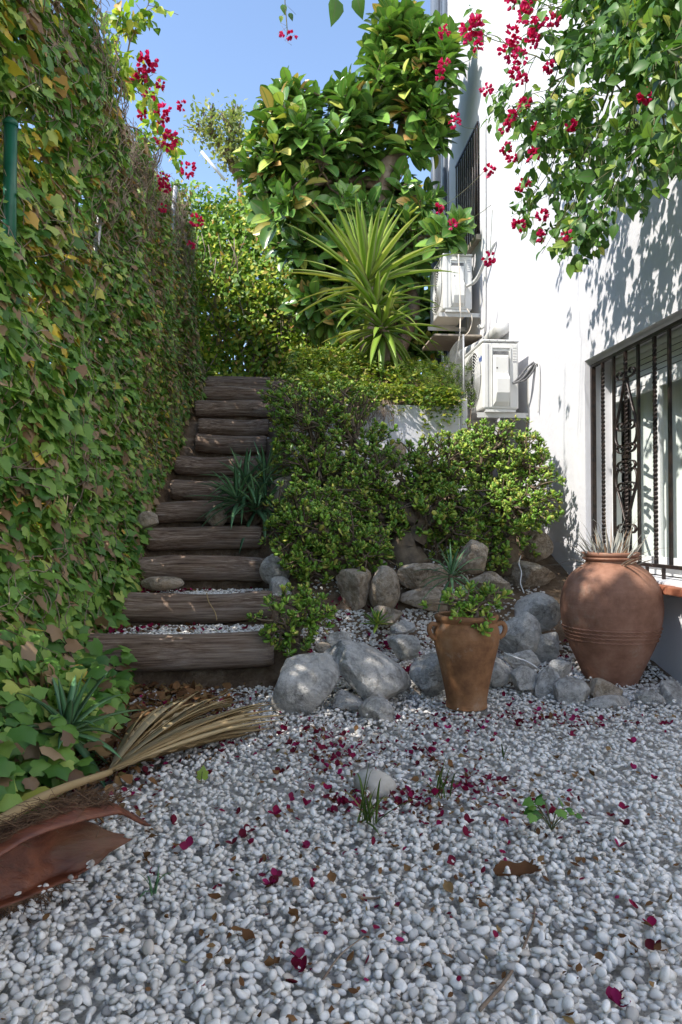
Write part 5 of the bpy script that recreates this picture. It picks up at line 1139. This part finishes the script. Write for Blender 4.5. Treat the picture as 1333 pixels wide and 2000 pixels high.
R = [frames(np.array([[-.05, 0, -1.0]]), np.array([[.5, -1.0, .2]]), np.array([.12]))[0], frames(np.array([[.15, 0, -1.0]]), np.array([[-.6, -1.0, .2]]), np.array([.10]))[0]]
leaves(t2, BOUG, MAT['boug'], np.array(R), np.array([P(657, -6, 3.2), P(698, -10, 3.2)]), RNG.random(2))

# ---------------------------------------------------------------- hedge, wall and tree beyond the stair
hd = thing('hedge', 'tall yellow green hedge closing the view at the head of the stair', 'hedge', (-.3, 13, 3.4))
n = 22000; hx = RNG.uniform(-2.4, 2.3, n); topz = np.interp(hx, [-2.4, -1.4, -.4, .3, 2.3], [7.6, 7.55, 7.45, 7.2, 6.8]) + .25 * vnoise(np.stack([hx * 2.5, hx * 0, hx * 0], -1), 81)
hz = 3.35 + RNG.random(n) * (topz - 3.35); hyf = 12.55 + .35 * fbm(np.stack([hx * 1.2, hz * 1.2, hx * 0], -1), 3, 83) + .5 * np.clip((hz - 5.5) / 1.5, 0, 1); hy = hyf + np.minimum(RNG.exponential(.22, n), .9)
hl = np.stack([hx, hy, hz], -1); hn = nrm(np.array((-.25, -.8, .6)) + RNG.normal(size=(n, 3)) * .5); hdn = np.array((.1, -.3, -.6)) + RNG.normal(size=(n, 3)) * .7; hdn = nrm(hdn - hn * np.einsum('ni,ni->n', hdn, hn)[:, None])
hole = (np.abs(hx - .05) < .22) & (np.abs(hz - 4.75) < .25) & (RNG.random(n) < .8); hole |= (np.abs(hx + .12) < .2) & (np.abs(hz - 3.9) < .42) & (RNG.random(n) < .55)
hr = np.clip(RNG.random(n) * .7 + .3 * np.clip((hz - 4.6) / 2.2, 0, 1), 0, 1); hr = np.where(RNG.random(n) < .1, RNG.uniform(.88, 1, n), hr)  # leaf colour yellows with height, painting sunlight onto the top
back = np.arange(n) < 6500; hl[back, 1] += .7; hl[back, 0] = RNG.uniform(-2.6, 3.6, 6500)
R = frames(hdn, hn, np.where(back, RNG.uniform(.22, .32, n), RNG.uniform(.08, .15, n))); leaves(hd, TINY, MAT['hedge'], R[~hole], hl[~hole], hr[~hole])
m = MB()
for _ in range(160):
    x = RNG.uniform(-1.6, .8); z = RNG.uniform(3.5, 6.3); p = np.array([x, 12.6 + RNG.random() * .3, z]); m.tube([p, p + np.array((RNG.normal() * .12, RNG.normal() * .05, -.3)), p + np.array((RNG.normal() * .25, 0, -.7))], RNG.uniform(.004, .012), 4)
for x in (-1.2, -.5, .2, .9): m.tube(smooth_path([(x, 13.1, 3.2), (x + .1, 13.1, 4.6), (x - .05, 13.2, 6.2)], 5), np.linspace(.05, .02, 11), 6)
m.build('stems', MAT['vine'], hd, kind='stuff')
gw = MB(); gw.box((-.6, 13.45, 3.0), (2.6, 13.65, 5.2)); gw = gw.build('garden_wall', MAT['plaster'], None, (1, 13.5, 3.3), smooth=False, bevel=.02); tag(gw, 'white garden wall glimpsed through gaps in the hedge', 'wall')

tb = np.array((-.6, 17.0, 3.8)); ft = thing('small_tree', 'thin airy tree standing against the sky behind the hedge', 'tree', tuple(tb))
tips = np.concatenate([in_ball(n, b[0], b[1], .2) for n, b in ((60, ball(440, 270, 17, 50, 55)), (20, ball(385, 245, 17, 28, 10)), (16, ball(410, 215, 17, 18, 14)), (16, ball(465, 215, 17, 14, 18)), (30, ball(470, 310, 17, 30, 40)))])
m = MB(); m.tube(smooth_path([tb, tb + np.array((-.1, 0, 2.2)), np.array(P(468, 345, 17))], 6), np.linspace(.12, .07, 13), 8); m.build('trunk', MAT['bark'], ft)
m = MB(); e = grow(m, np.array(P(468, 345, 17)), tips, .012, jitter=.15, k=4); m.build('branches', MAT['bark'], ft)
R, Lc = sprays(e, 12, .12, .8, .2); Lc = Lc + RNG.normal(size=Lc.shape) * .10; leaves(ft, SMALL, MAT['farleaf'], R, Lc, RNG.random(len(R)), rest='crown', top=300)
m = MB(); m.tube([P(440, 352, 15), P(394, 296, 15)], .032, 8); o = m.build('white_pole', MAT['alu'], None, tuple(P(440, 352, 15))); tag(o, 'slanting white pole sticking up behind the hedge', 'pole')

# ---------------------------------------------------------------- sedum, grass and fern on the terrace
n = 11000; sx = RNG.uniform(-.08, 1.97, n); sy = 7.55 + RNG.random(n) ** 1.3 * 1.5; mound = .05 + .16 * np.exp(-((sx - .5) / .6) ** 2) + .10 + .05 * vnoise(np.stack([sx * 5, sy * 5, sx * 0], -1), 91)
sz = np.maximum(H(sx, sy), np.where(sx > .12, 2.36, 0)) + mound * RNG.random(n) ** .5
over = RNG.random(n) < .16; sy = np.where(over, 7.56 - RNG.random(n) * .06, sy); sz = np.where(over, 2.42 - RNG.exponential(.10, n), sz); gapm = over & (sx > .95) & (sx < 1.5) & (RNG.random(n) < .85)
sl_ = np.stack([sx, sy, sz], -1)[~gapm]; n = len(sl_); sn = nrm(np.array((0, -.3, 1)) + RNG.normal(size=(n, 3)) * .5); sd = RNG.normal(size=(n, 3)); sd = nrm(sd - sn * np.einsum('ni,ni->n', sd, sn)[:, None])
MB().scatter(TINY, frames(sd, sn, RNG.uniform(.035, .075, n)), sl_, np.clip(RNG.random(n) * .8 + .25 * vnoise(sl_ * 3, 93), 0, 1)).build('sedum', MAT['sedum'], None, kind='stuff')
bpy.data.objects['sedum']['label'] = 'yellow green sedum covering the terrace and hanging over its wall'; bpy.data.objects['sedum']['category'] = 'sedum'
# dry roots hanging over the wall
m = MB()
for _ in range(110):
    x = .95 + RNG.normal() * .14; p = np.array((x, 7.55, 2.40)); L = RNG.uniform(.1, .36); m.tube([p, p + np.array((RNG.normal() * .04, -.02, -L * .5)), p + np.array((RNG.normal() * .06, -.01, -L))], .0022, 3)
o = m.build('dry_roots', MAT['vine'], None, (.95, 7.55, 2.1), kind='stuff'); tag(o, 'dry brown roots hanging down the white retaining wall', 'roots')
gt = thing('grass_tuft', 'tuft of fine arching grass at the head of the stair beside the yucca', 'grass', tuple(P(612, 720, 8.7)))
it = []
for _ in range(170):
    q = np.array(P(612 + RNG.normal() * 22, 722 + RNG.normal() * 5, 8.7)); a = RNG.uniform(0, 6.28); ti = abs(RNG.normal()) * .5; it.append(dict(base=q, d=np.array((math.cos(a) * math.sin(ti), math.sin(a) * math.sin(ti), math.cos(ti))), L=RNG.uniform(.18, .36), w=.004, bend=RNG.uniform(.6, 1.8), n=6, thick=.1))
m = MB()
for k in it: V, F, U = blade(**k); m.add(V, F, RNG.random(), U)
m.build('blades', MAT['grass'], gt, kind='stuff')
fe = thing('asparagus_fern', 'feathery light green fern growing through the wire mesh', 'fern', tuple(P(880, 790, 7.7)))
fstem = MB(); R, Lc = [], []
for _ in range(46):
    b0 = np.array(P(875 + RNG.normal() * 22, 790 + RNG.normal() * 16, 7.85)); b0[0] = min(b0[0], 2.06); a = RNG.uniform(0, 6.28); e0 = b0 + np.array((math.cos(a) * .22, math.sin(a) * .22 - .05, RNG.uniform(.05, .45))); mid0 = (b0 + e0) / 2 + np.array((0, 0, .16)); p = bez(b0, mid0, e0, 14); fstem.tube(p, .0022, 3, cap=False)
    for k in range(2, 14):
        t = nrm(p[k] - p[k - 1]); sd0 = nrm(np.cross(t, RNG.normal(size=3)))
        for s in (-1, 1):
            for u in range(3):
                dd = nrm(t * .5 + sd0 * s + RNG.normal(size=3) * .25); R.append(frames(dd[None], rand_unit(1), np.array([[.014, RNG.uniform(.03, .06), .02]]))[0]); Lc.append(p[k] - t * .012 * u)
fstem.build('stems', MAT['greenstem'], fe, kind='stuff'); MB().scatter(TINY, np.array(R), np.array(Lc), RNG.random(len(R))).build('fronds', MAT['fern'], fe, kind='stuff')

# ---------------------------------------------------------------- dry palm frond and palm sheath
hub = np.array(PG(216, 1508, .07)); q0 = np.array(PG(-60, 1640, .06))
fr = thing('dry_palm_frond', 'dry straw coloured fan palm frond lying across the gravel corner', 'palm frond', tuple((hub + q0) / 2 * np.array((1, 1, 0))))
m = MB(); p = smooth_path([q0, q0 + (hub - q0) * .5 + np.array((0, 0, .025)), hub], 8); m.tube(p, np.linspace(.024, .013, len(p)), 8); m.build('stalk', MAT['straw'], fr)
axis_d = np.array(PG(455, 1368, .06)) - hub; Lf_ = np.linalg.norm(axis_d) ; axis_d /= Lf_; side = np.array((-axis_d[1], axis_d[0], 0))
for k in range(58):
    f = (k + .5) / 58 * 2 - 1; a = f * .37 + RNG.normal() * .03; d = axis_d * math.cos(a) + side * math.sin(a) + np.array((0, 0, .05 + .12 * RNG.random() ** 2))
    L = Lf_ * (1.10 - .25 * abs(f)) * RNG.uniform(.8, 1.05)
    V, F, U = blade(hub + np.array((0, 0, .01 * RNG.random())), d, L, .017 * RNG.uniform(.7, 1.15), .22 + RNG.random() * .12, n=10, thick=.05, fold=.9 * RNG.choice((-1, 1)), prof=([0, .1, .45, .8, 1], [.35, .6, 1.0, .5, .05]), twist=RNG.normal() * .7)
    V[:, 2] = np.maximum(V[:, 2], .016 + .012 * RNG.random()); MB().add(V, F, 0, U).build('blade', MAT['straw'], fr)
def sheath():
    """a boat-shaped leaf base lying on its side, its mouth towards the gravel, torn at the tip"""
    a = np.array(PG(-120, 1850, .0)); tip = np.array(PG(288, 1688, .0)); nU, nV = 60, 30
    d = tip - a; L = np.linalg.norm(d); d /= L; d[2] = 0; d = nrm(d); s = np.array((-d[1], d[0], 0)); V = []
    for i in range(nU):
        u = i / (nU - 1)
        for j in range(nV):
            v = j / (nV - 1)
            ulim = .99 if v < .28 else (.99 - .26 * smooth01(.28, .42, v) if v < .5 else .73 + .20 * smooth01(.5, .70, v) - .28 * smooth01(.80, 1.0, v))
            uu = u * (ulim + .035 * vnoise(np.array([v * 23., 3.3, 0]), 5)); th = math.radians(118 - 190 * v)
            r = np.interp(uu, [0, .3, .6, .8, 1.0], [.085, .12, .13, .10, .03]) * (1 + .14 * vnoise(np.array([uu * 5, v * 4, 1.]), 8) + .02 * vnoise(np.array([uu * 3, v * 40, 1.]), 9)) * (1.0 + .30 * smooth01(.8, 1, v))
            cz = np.interp(uu, [0, .3, .6, .8, 1], [.085, .115, .12, .115, .095]); c = a + d * uu * L; c[2] = cz
            p = c + s * math.cos(th) * r * 1.05 + np.array((0, 0, math.sin(th) * r)); p[2] = max(p[2], .012); V.append(p)
    V = np.array(V); i = np.arange(nU - 1)[:, None] * nV; j = np.arange(nV - 1)[None]; F = np.stack([i + j, i + j + 1, i + nV + j + 1, i + nV + j], -1).reshape(-1, 4)
    return V, F, a, d, s, L
V, F, sa, sdv, ssv, sL = sheath()
sh = thing('palm_sheath', 'reddish brown leathery palm leaf sheath lying in the corner', 'palm sheath', tuple(sa + sdv * sL * .5))
o = MB().add(V, F).build('shell', MAT['sheath'], sh); so = o.modifiers.new('thick', 'SOLIDIFY'); so.thickness = .007; so.offset = 0
m = MB(); Vg = V.reshape(60, 30, 3); nG = nrm(np.cross(np.gradient(Vg, axis=0), np.gradient(Vg, axis=1)))
cen = sa + sdv * sL * .4
for _ in range(900):
    i, j = int(RNG.integers(1, 47)), int(np.clip(RNG.normal(7.5, 3.2), 3, 17)); p = Vg[i, j].copy(); n_ = nG[i, j]; n_ = n_ if n_ @ (p - np.array((*(sa + sdv * sL * i / 60)[:2], .11))) > 0 else -n_
    d = nrm(sdv * RNG.choice((-1, 1)) * 1.0 + RNG.normal(size=3) * .25 + n_ * .10); L = RNG.uniform(.02, .10); p = p + n_ * .004
    m.tube([p, p + d * L * .5 + n_ * .014 * RNG.random() + RNG.normal(size=3) * .006, p + d * L + RNG.normal(size=3) * .012], RNG.uniform(.0006, .0013), 3, cap=False)
for _ in range(180):
    i = int(RNG.integers(2, 52)); p = Vg[i, 29].copy(); d = nrm(np.array((RNG.normal() * .6, -.5, -.2)) + sdv * RNG.normal()); L = RNG.uniform(.02, .10); m.tube([p, p + d * L * .5, p + d * L + np.array((0, 0, -.01))], .0013, 3, cap=False)
m.build('fibres', MAT['fibre'], sh, kind='stuff')

# ---------------------------------------------------------------- fallen bracts, dry leaves, weeds
def litter_variants(T, n, name, mat, curl, flower=False):
    out = []
    for k in range(n):
        m = MB()
        if flower:
            for q in range(RNG.integers(2, 4)):
                a = q * 2.1 + RNG.normal() * .4; dd = np.array([[math.cos(a), math.sin(a), RNG.uniform(.1, .7)]]); nn = np.array([[-math.cos(a) * .5, -math.sin(a) * .5, 1.0]]) + RNG.normal(size=(1, 3)) * .25; m.scatter(T, frames(dd, nn, np.array([[1.15, 1, .9]])), np.array([[0, 0, .08]]), np.array([RNG.random() * .12]))
        else:
            V = T[0].copy(); V[:, 2] += curl * (V[:, 0] ** 2 * RNG.uniform(-2, 3) + (V[:, 1] - .5) ** 2 * RNG.uniform(-.5, 1.4)) + .13 * vnoise(V * 5, k + 5); V[:, 1] -= .5; V[:, 2] -= V[:, 2].min(); m.add(V, T[1], 0, T[2])
        me = m.mesh(name); me.materials.append(mat); out.append(me)
    return out
PV = litter_variants(BRACT, 8, 'fallen_bract', MAT['petal'], 0, True); DV = litter_variants(BOUG, 8, 'dry_leaf', MAT['dryleaf'], 1.0)
def rest_z(x, y): return float(H(x, y)) - .012 + max(heap(x, y), .012)
def lay(name, var, pts, smin, smax, label, cat, group, tilt=.35, lift=.0):
    for x, y in pts:
        z = rest_z(x, y); a = RNG.uniform(0, 6.28); n_ = nrm(np.array((RNG.normal() * tilt, RNG.normal() * tilt, 1))); d = np.array((math.cos(a), math.sin(a), 0)); d = nrm(d - n_ * (d @ n_)); s = RNG.uniform(smin, smax)
        o = piece(name, var[RNG.integers(len(var))], None, None, frames(d[None], n_[None], np.array([s]))[0], (x, y, z + lift + .002)); tag(o, label, cat, group)
def pxpts(spec):
    out = []
    for cx, cy, sx_, sy_, n in spec:
        for _ in range(n):
            g = PG(cx + RNG.normal() * sx_, cy + RNG.normal() * sy_, .03)
            if -1.1 < g.x < 2.6 and 1.4 < g.y < 4.75: out.append((g.x, g.y))
    return out
pet = pxpts([(600, 1420, 40, 14, 13), (665, 1455, 45, 10, 16), (640, 1480, 20, 12, 8), (840, 1460, 40, 18, 12), (670, 1545, 25, 16, 14), (800, 1555, 30, 9, 14), (925, 1520, 30, 14, 14), (900, 1590, 40, 10, 6), (1060, 1570, 60, 20, 9), (1110, 1400, 120, 8, 18), (1010, 1385, 50, 12, 14), (850, 1400, 60, 12, 10), (330, 1400, 75, 40, 30), (240, 1500, 40, 40, 12), (440, 1390, 20, 25, 12), (480, 1630, 12, 14, 3), (520, 1710, 14, 8, 5), (585, 1860, 15, 8, 3), (1210, 1935, 12, 10, 4), (1250, 1700, 70, 120, 8), (400, 1700, 180, 100, 8), (1150, 1500, 120, 50, 6), (560, 1540, 60, 50, 8)])
lay('fallen_bract', PV, pet, .019, .033, 'crimson bougainvillea bract fallen on the white gravel', 'petal', 'fallen bracts on the gravel')
bed = [(RNG.uniform(.1, 1.0) if RNG.random() < .7 else RNG.uniform(1.4, 2.3), RNG.uniform(4.75, 5.5)) for _ in range(50)]
lay('fallen_bract', PV, bed, .026, .042, 'crimson bract fallen among the rocks of the bed', 'petal', 'fallen bracts among the rocks')
stp = [(RNG.uniform(-1.15, -.75) if RNG.random() < .8 else RNG.uniform(-.8, -.2), RNG.choice((5.0, 5.2, 5.68, 5.8, 6.3)) + RNG.normal() * .08) for _ in range(26)]
lay('fallen_bract', PV, stp, .024, .04, 'crimson bract fallen on the lower log steps', 'petal', 'fallen bracts on the steps')
dry = pxpts([(700, 1500, 120, 50, 18), (900, 1500, 120, 60, 18), (1100, 1480, 140, 60, 16), (620, 1440, 60, 30, 10), (1200, 1650, 90, 120, 10), (480, 1620, 120, 120, 10), (700, 1800, 200, 90, 12), (1180, 1840, 70, 40, 6), (900, 1690, 200, 90, 8), (350, 1390, 70, 40, 24), (240, 1540, 50, 50, 16), (1150, 1395, 100, 8, 14), (300, 1640, 20, 30, 4), (540, 1585, 25, 10, 6)])
lay('dry_leaf', DV, dry, .020, .046, 'curled dry brown leaf lying on the white gravel', 'leaf', 'dry leaves on the gravel', .4, .004)
dst = [(RNG.uniform(-1.2, -.6), RNG.choice((5.1, 5.75, 6.35, 6.45, 7.0)) + RNG.normal() * .1) for _ in range(46)]
lay('dry_leaf', DV, dst, .04, .075, 'dry leaf caught on the ivy side of the log steps', 'leaf', 'dry leaves on the steps', .4)
def crumpled(px, py, L, w, label, seed):
    c = np.array(PG(px, py, .03)); c[2] = rest_z(c[0], c[1]) + .004; nu, nv = 18, 11; V = []; ang = .1; d = np.array((math.cos(ang), math.sin(ang), 0)); e = np.array((-d[1], d[0], 0))
    for i in range(nu):
        u = i / (nu - 1); hw = w * (math.sin(math.pi * min(1, .06 + u * .92)) ** .7) * (1 + .25 * float(vnoise(np.array([u * 9, 2.2, 0]), seed)))
        for j in range(nv):
            v = j / (nv - 1) * 2 - 1; roll = 1.25 * v; q = np.array([u * 4, v * 3, seed]); x = (u - .5) * L; y = hw * math.sin(roll) ; z = hw * (1 - math.cos(roll)) * .9 + .010 * float(fbm(q, 3, seed)) + .025 * (u - .5) ** 2
            V.append(c + d * x + e * y + np.array((0, 0, z)))
    i = np.arange(nu - 1)[:, None] * nv; j = np.arange(nv - 1)[None]; F = np.stack([i + j, i + nv + j, i + nv + j + 1, i + j + 1], -1).reshape(-1, 4); V = np.array(V); V[:, 2] += c[2] - V[:, 2].min()
    o = MB().add(V, F, .45).build('dry_leaf', MAT['dryleaf'], None, tuple(c)); tag(o, label, 'leaf')
crumpled(1012, 1697, .145, .045, 'largest tan dry leaf, curled on the open gravel', 11)
g = PG(300, 1622, .04); lay('dry_leaf', DV[2:4], [(g.x, g.y)], .06, .065, 'crumpled tan leaf at the tip of the palm sheath', 'leaf', None, .3, .006)
g = PG(195, 1475, .08); lay('dry_leaf', DV[4:6], [(g.x, g.y)], .17, .175, 'broad pale dead leaf behind the palm frond hub', 'leaf', None, .3, .06)
# brown carpet of litter under the ivy and frond
n = 3600; lx = RNG.uniform(-1.3, -.10, n); ly = RNG.uniform(2.2, 4.74, n); k = lx < np.interp(ly, [2.2, 2.9, 3.4, 4.0, 4.4, 4.74], [-.8, -.68, -.55, -.34, -.28, -.5]) + RNG.normal(size=n) * .07; lx, ly = lx[k], ly[k]; n = len(lx)
lloc = np.stack([lx, ly, H(lx, ly) + RNG.random(n) * .03 + .008], -1); ln = nrm(np.array((0, -.1, 1)) + RNG.normal(size=(n, 3)) * .4); ld = RNG.normal(size=(n, 3)); ld = nrm(ld - ln * np.einsum('ni,ni->n', ld, ln)[:, None])
o = MB().scatter(BOUG, frames(ld, ln, RNG.uniform(.03, .075, n)), lloc, RNG.random(n) * .75).build('leaf_litter', MAT['dryleaf'], None, kind='stuff'); tag(o, 'carpet of brown leaf litter between the ivy and the palm frond', 'leaf litter')

def strew_stuff(name, label, cat, T, mat, spec, smin, smax):
    pts = pxpts(spec); n_ = len(pts); loc_ = np.array([(x, y, rest_z(x, y) + .003) for x, y in pts]); nn_ = nrm(np.array((0, 0, 1.0)) + RNG.normal(size=(n_, 3)) * .45); dd_ = RNG.normal(size=(n_, 3)); dd_ = nrm(dd_ - nn_ * np.einsum('ni,ni->n', dd_, nn_)[:, None]); s_ = RNG.uniform(smin, smax, n_)
    o = MB().scatter(T, frames(dd_, nn_, np.stack([s_, s_, s_ * RNG.uniform(-1.5, 1.5, n_)], -1)), loc_, RNG.random(n_)).build(name, mat, None, kind='stuff'); tag(o, label, cat)
DR = [(610, 1420, 50, 16, 60), (660, 1455, 60, 12, 70), (640, 1490, 40, 16, 30), (840, 1460, 60, 22, 40), (680, 1550, 40, 18, 40), (800, 1555, 40, 12, 40), (925, 1520, 45, 18, 60), (1050, 1560, 90, 26, 40), (1110, 1402, 130, 9, 90), (1010, 1385, 60, 12, 40), (850, 1400, 70, 12, 40), (350, 1385, 90, 40, 330), (250, 1510, 50, 40, 80), (450, 1400, 30, 30, 80), (700, 1600, 260, 90, 50), (900, 1750, 300, 120, 40)]
strew_stuff('petal_litter', 'drifts of small faded crimson petals on the gravel', 'petals', BRACT, MAT['petal'], DR, .014, .026)
strew_stuff('leaf_crumbs', 'scattered brown crumbs of dead leaves on the gravel', 'leaf crumbs', SMALL, MAT['dryleaf'], [(a_, b_, c_ * 1.3, d_ * 1.5, int(e_ * 1.1)) for a_, b_, c_, d_, e_ in DR] + [(700, 1780, 300, 110, 110), (1150, 1650, 120, 120, 60)], .012, .030)

n = 420; wx = np.where(RNG.random(n) < .6, RNG.uniform(.08, 1.1, n), RNG.uniform(1.3, 2.4, n)); wy = RNG.uniform(4.7, 5.5, n); k = np.arange(n) < 130; wx = np.where(k, RNG.uniform(-1.2, -.5, n), wx); wy = np.where(k, RNG.choice((5.0, 5.15, 5.68, 5.8, 6.3, 6.45, 7.0), n) + RNG.normal(size=n) * .07, wy)
wn_ = nrm(np.array((0, 0, 1.0)) + RNG.normal(size=(n, 3)) * .5); wd_ = RNG.normal(size=(n, 3)); wd_ = nrm(wd_ - wn_ * np.einsum('ni,ni->n', wd_, wn_)[:, None])
o = MB().scatter(BRACT, frames(wd_, wn_, RNG.uniform(.018, .034, n)), np.stack([wx, wy, H(wx, wy) + .014], -1), RNG.random(n)).build('petal_litter', MAT['petal'], None, kind='stuff'); tag(o, 'faded crimson petals caught among the rocks and on the lower steps', 'petals')
def weed(name, label, px, py, n, L, w, spread, mat='grass'):
    c = np.array(PG(px, py, .02)); r = thing(name, label, 'weed', tuple(c)); it = []
    for _ in range(n):
        a = RNG.uniform(0, 6.28); ti = abs(RNG.normal()) * .5 + .1; it.append(dict(base=c + np.array((RNG.normal(), RNG.normal(), 0)) * spread, d=np.array((math.cos(a) * math.sin(ti), math.sin(a) * math.sin(ti), math.cos(ti))), L=L * RNG.uniform(.5, 1.1), w=w, bend=RNG.uniform(.2, 1.4), n=7, thick=.1))
    blades(r, MAT[mat], it, 'blade')
weed('grass_weed', 'tall green weed growing in front of the big smooth stone', 718, 1606, 16, .22, .0048, .014)
weed('grass_weed', 'spidery green weed right of the big smooth stone', 862, 1556, 16, .16, .0036, .016)
weed('grass_weed', 'tiny dark weed by the torn end of the palm sheath', 302, 1745, 6, .09, .004, .006, 'aloe')
weed('grass_weed', 'sparse thin weed beyond the ivy seedling', 985, 1480, 6, .13, .0022, .02)
c = np.array(PG(1078, 1622, .02)); iw = thing('ivy_seedling', 'little ivy seedling with fresh green leaves in the gravel', 'seedling', tuple(c)); R, Lc = [], []; m = MB()
for k in range(14):
    a = RNG.uniform(0, 6.28); p = c + np.array((math.cos(a) * RNG.uniform(.01, .11), math.sin(a) * .05, RNG.uniform(.03, .10))); m.tube(bez(c, (c + p) / 2 + np.array((0, 0, .03)), p, 5), .0016, 4); R.append(frames(np.array([[math.cos(a), math.sin(a) - .5, -.4]]), np.array([[0, -.7, .9]]), np.array([RNG.uniform(.022, .044)]))[0]); Lc.append(p)
m.build('stems', MAT['greenstem'], iw); leaves(iw, IVY, MAT['ground_ivy'], np.array(R), np.array(Lc), RNG.random(14))
g = PG(393, 1532, .02); c = np.array(g); iw = thing('ivy_seedling', 'single upright ivy leaf on the gravel beside the frond', 'seedling', tuple(c)); m = MB(); m.tube([c, c + np.array((.005, 0, .05))], .0016, 4); m.build('stem', MAT['greenstem'], iw)
leaves(iw, IVY, MAT['ground_ivy'], frames(np.array([[.1, 0, 1.0]]), np.array([[.2, -1.0, .2]]), np.array([.055])), (c + np.array((.005, 0, .02)))[None], np.array([.3]))
def twig(pts, r, label):
    p = [np.array(PG(a, b, .0)) for a, b in pts]; p = [np.array((q[0], q[1], rest_z(q[0], q[1]) + .006)) for q in p]; pp = smooth_path(p, 6); m = MB(); m.tube(pp, np.linspace(r, r * .5, len(pp)), 5); o = m.build('twig', MAT['vine'], None, tuple(p[0])); tag(o, label, 'twig', 'twigs on the gravel')
twig([(938, 1990), (985, 1930), (1012, 1880), (1040, 1820), (1045, 1775)], .005, 'longest grey twig on the near gravel'); twig([(630, 1920), (665, 1885), (712, 1850)], .003, 'thin short twig on the near gravel beside the long twig')
twig([(700, 1765), (735, 1758), (766, 1752)], .004, 'short brown twig on the middle gravel'); twig([(985, 1530), (1020, 1545), (1045, 1556)], .002, 'hair thin twig behind the ivy seedling')
m = MB(); p = [np.array(P(404, 1158, 5.30)), np.array(P(408, 1175, 5.28)), np.array(P(420, 1195, 5.28)), np.array(P(424, 1212, 5.24))]; m.tube(smooth_path(p, 5), .004, 4); o = m.build('straw', MAT['straw'], None, tuple(p[-1])); tag(o, 'dry straw stalk bent over the second log step', 'straw')
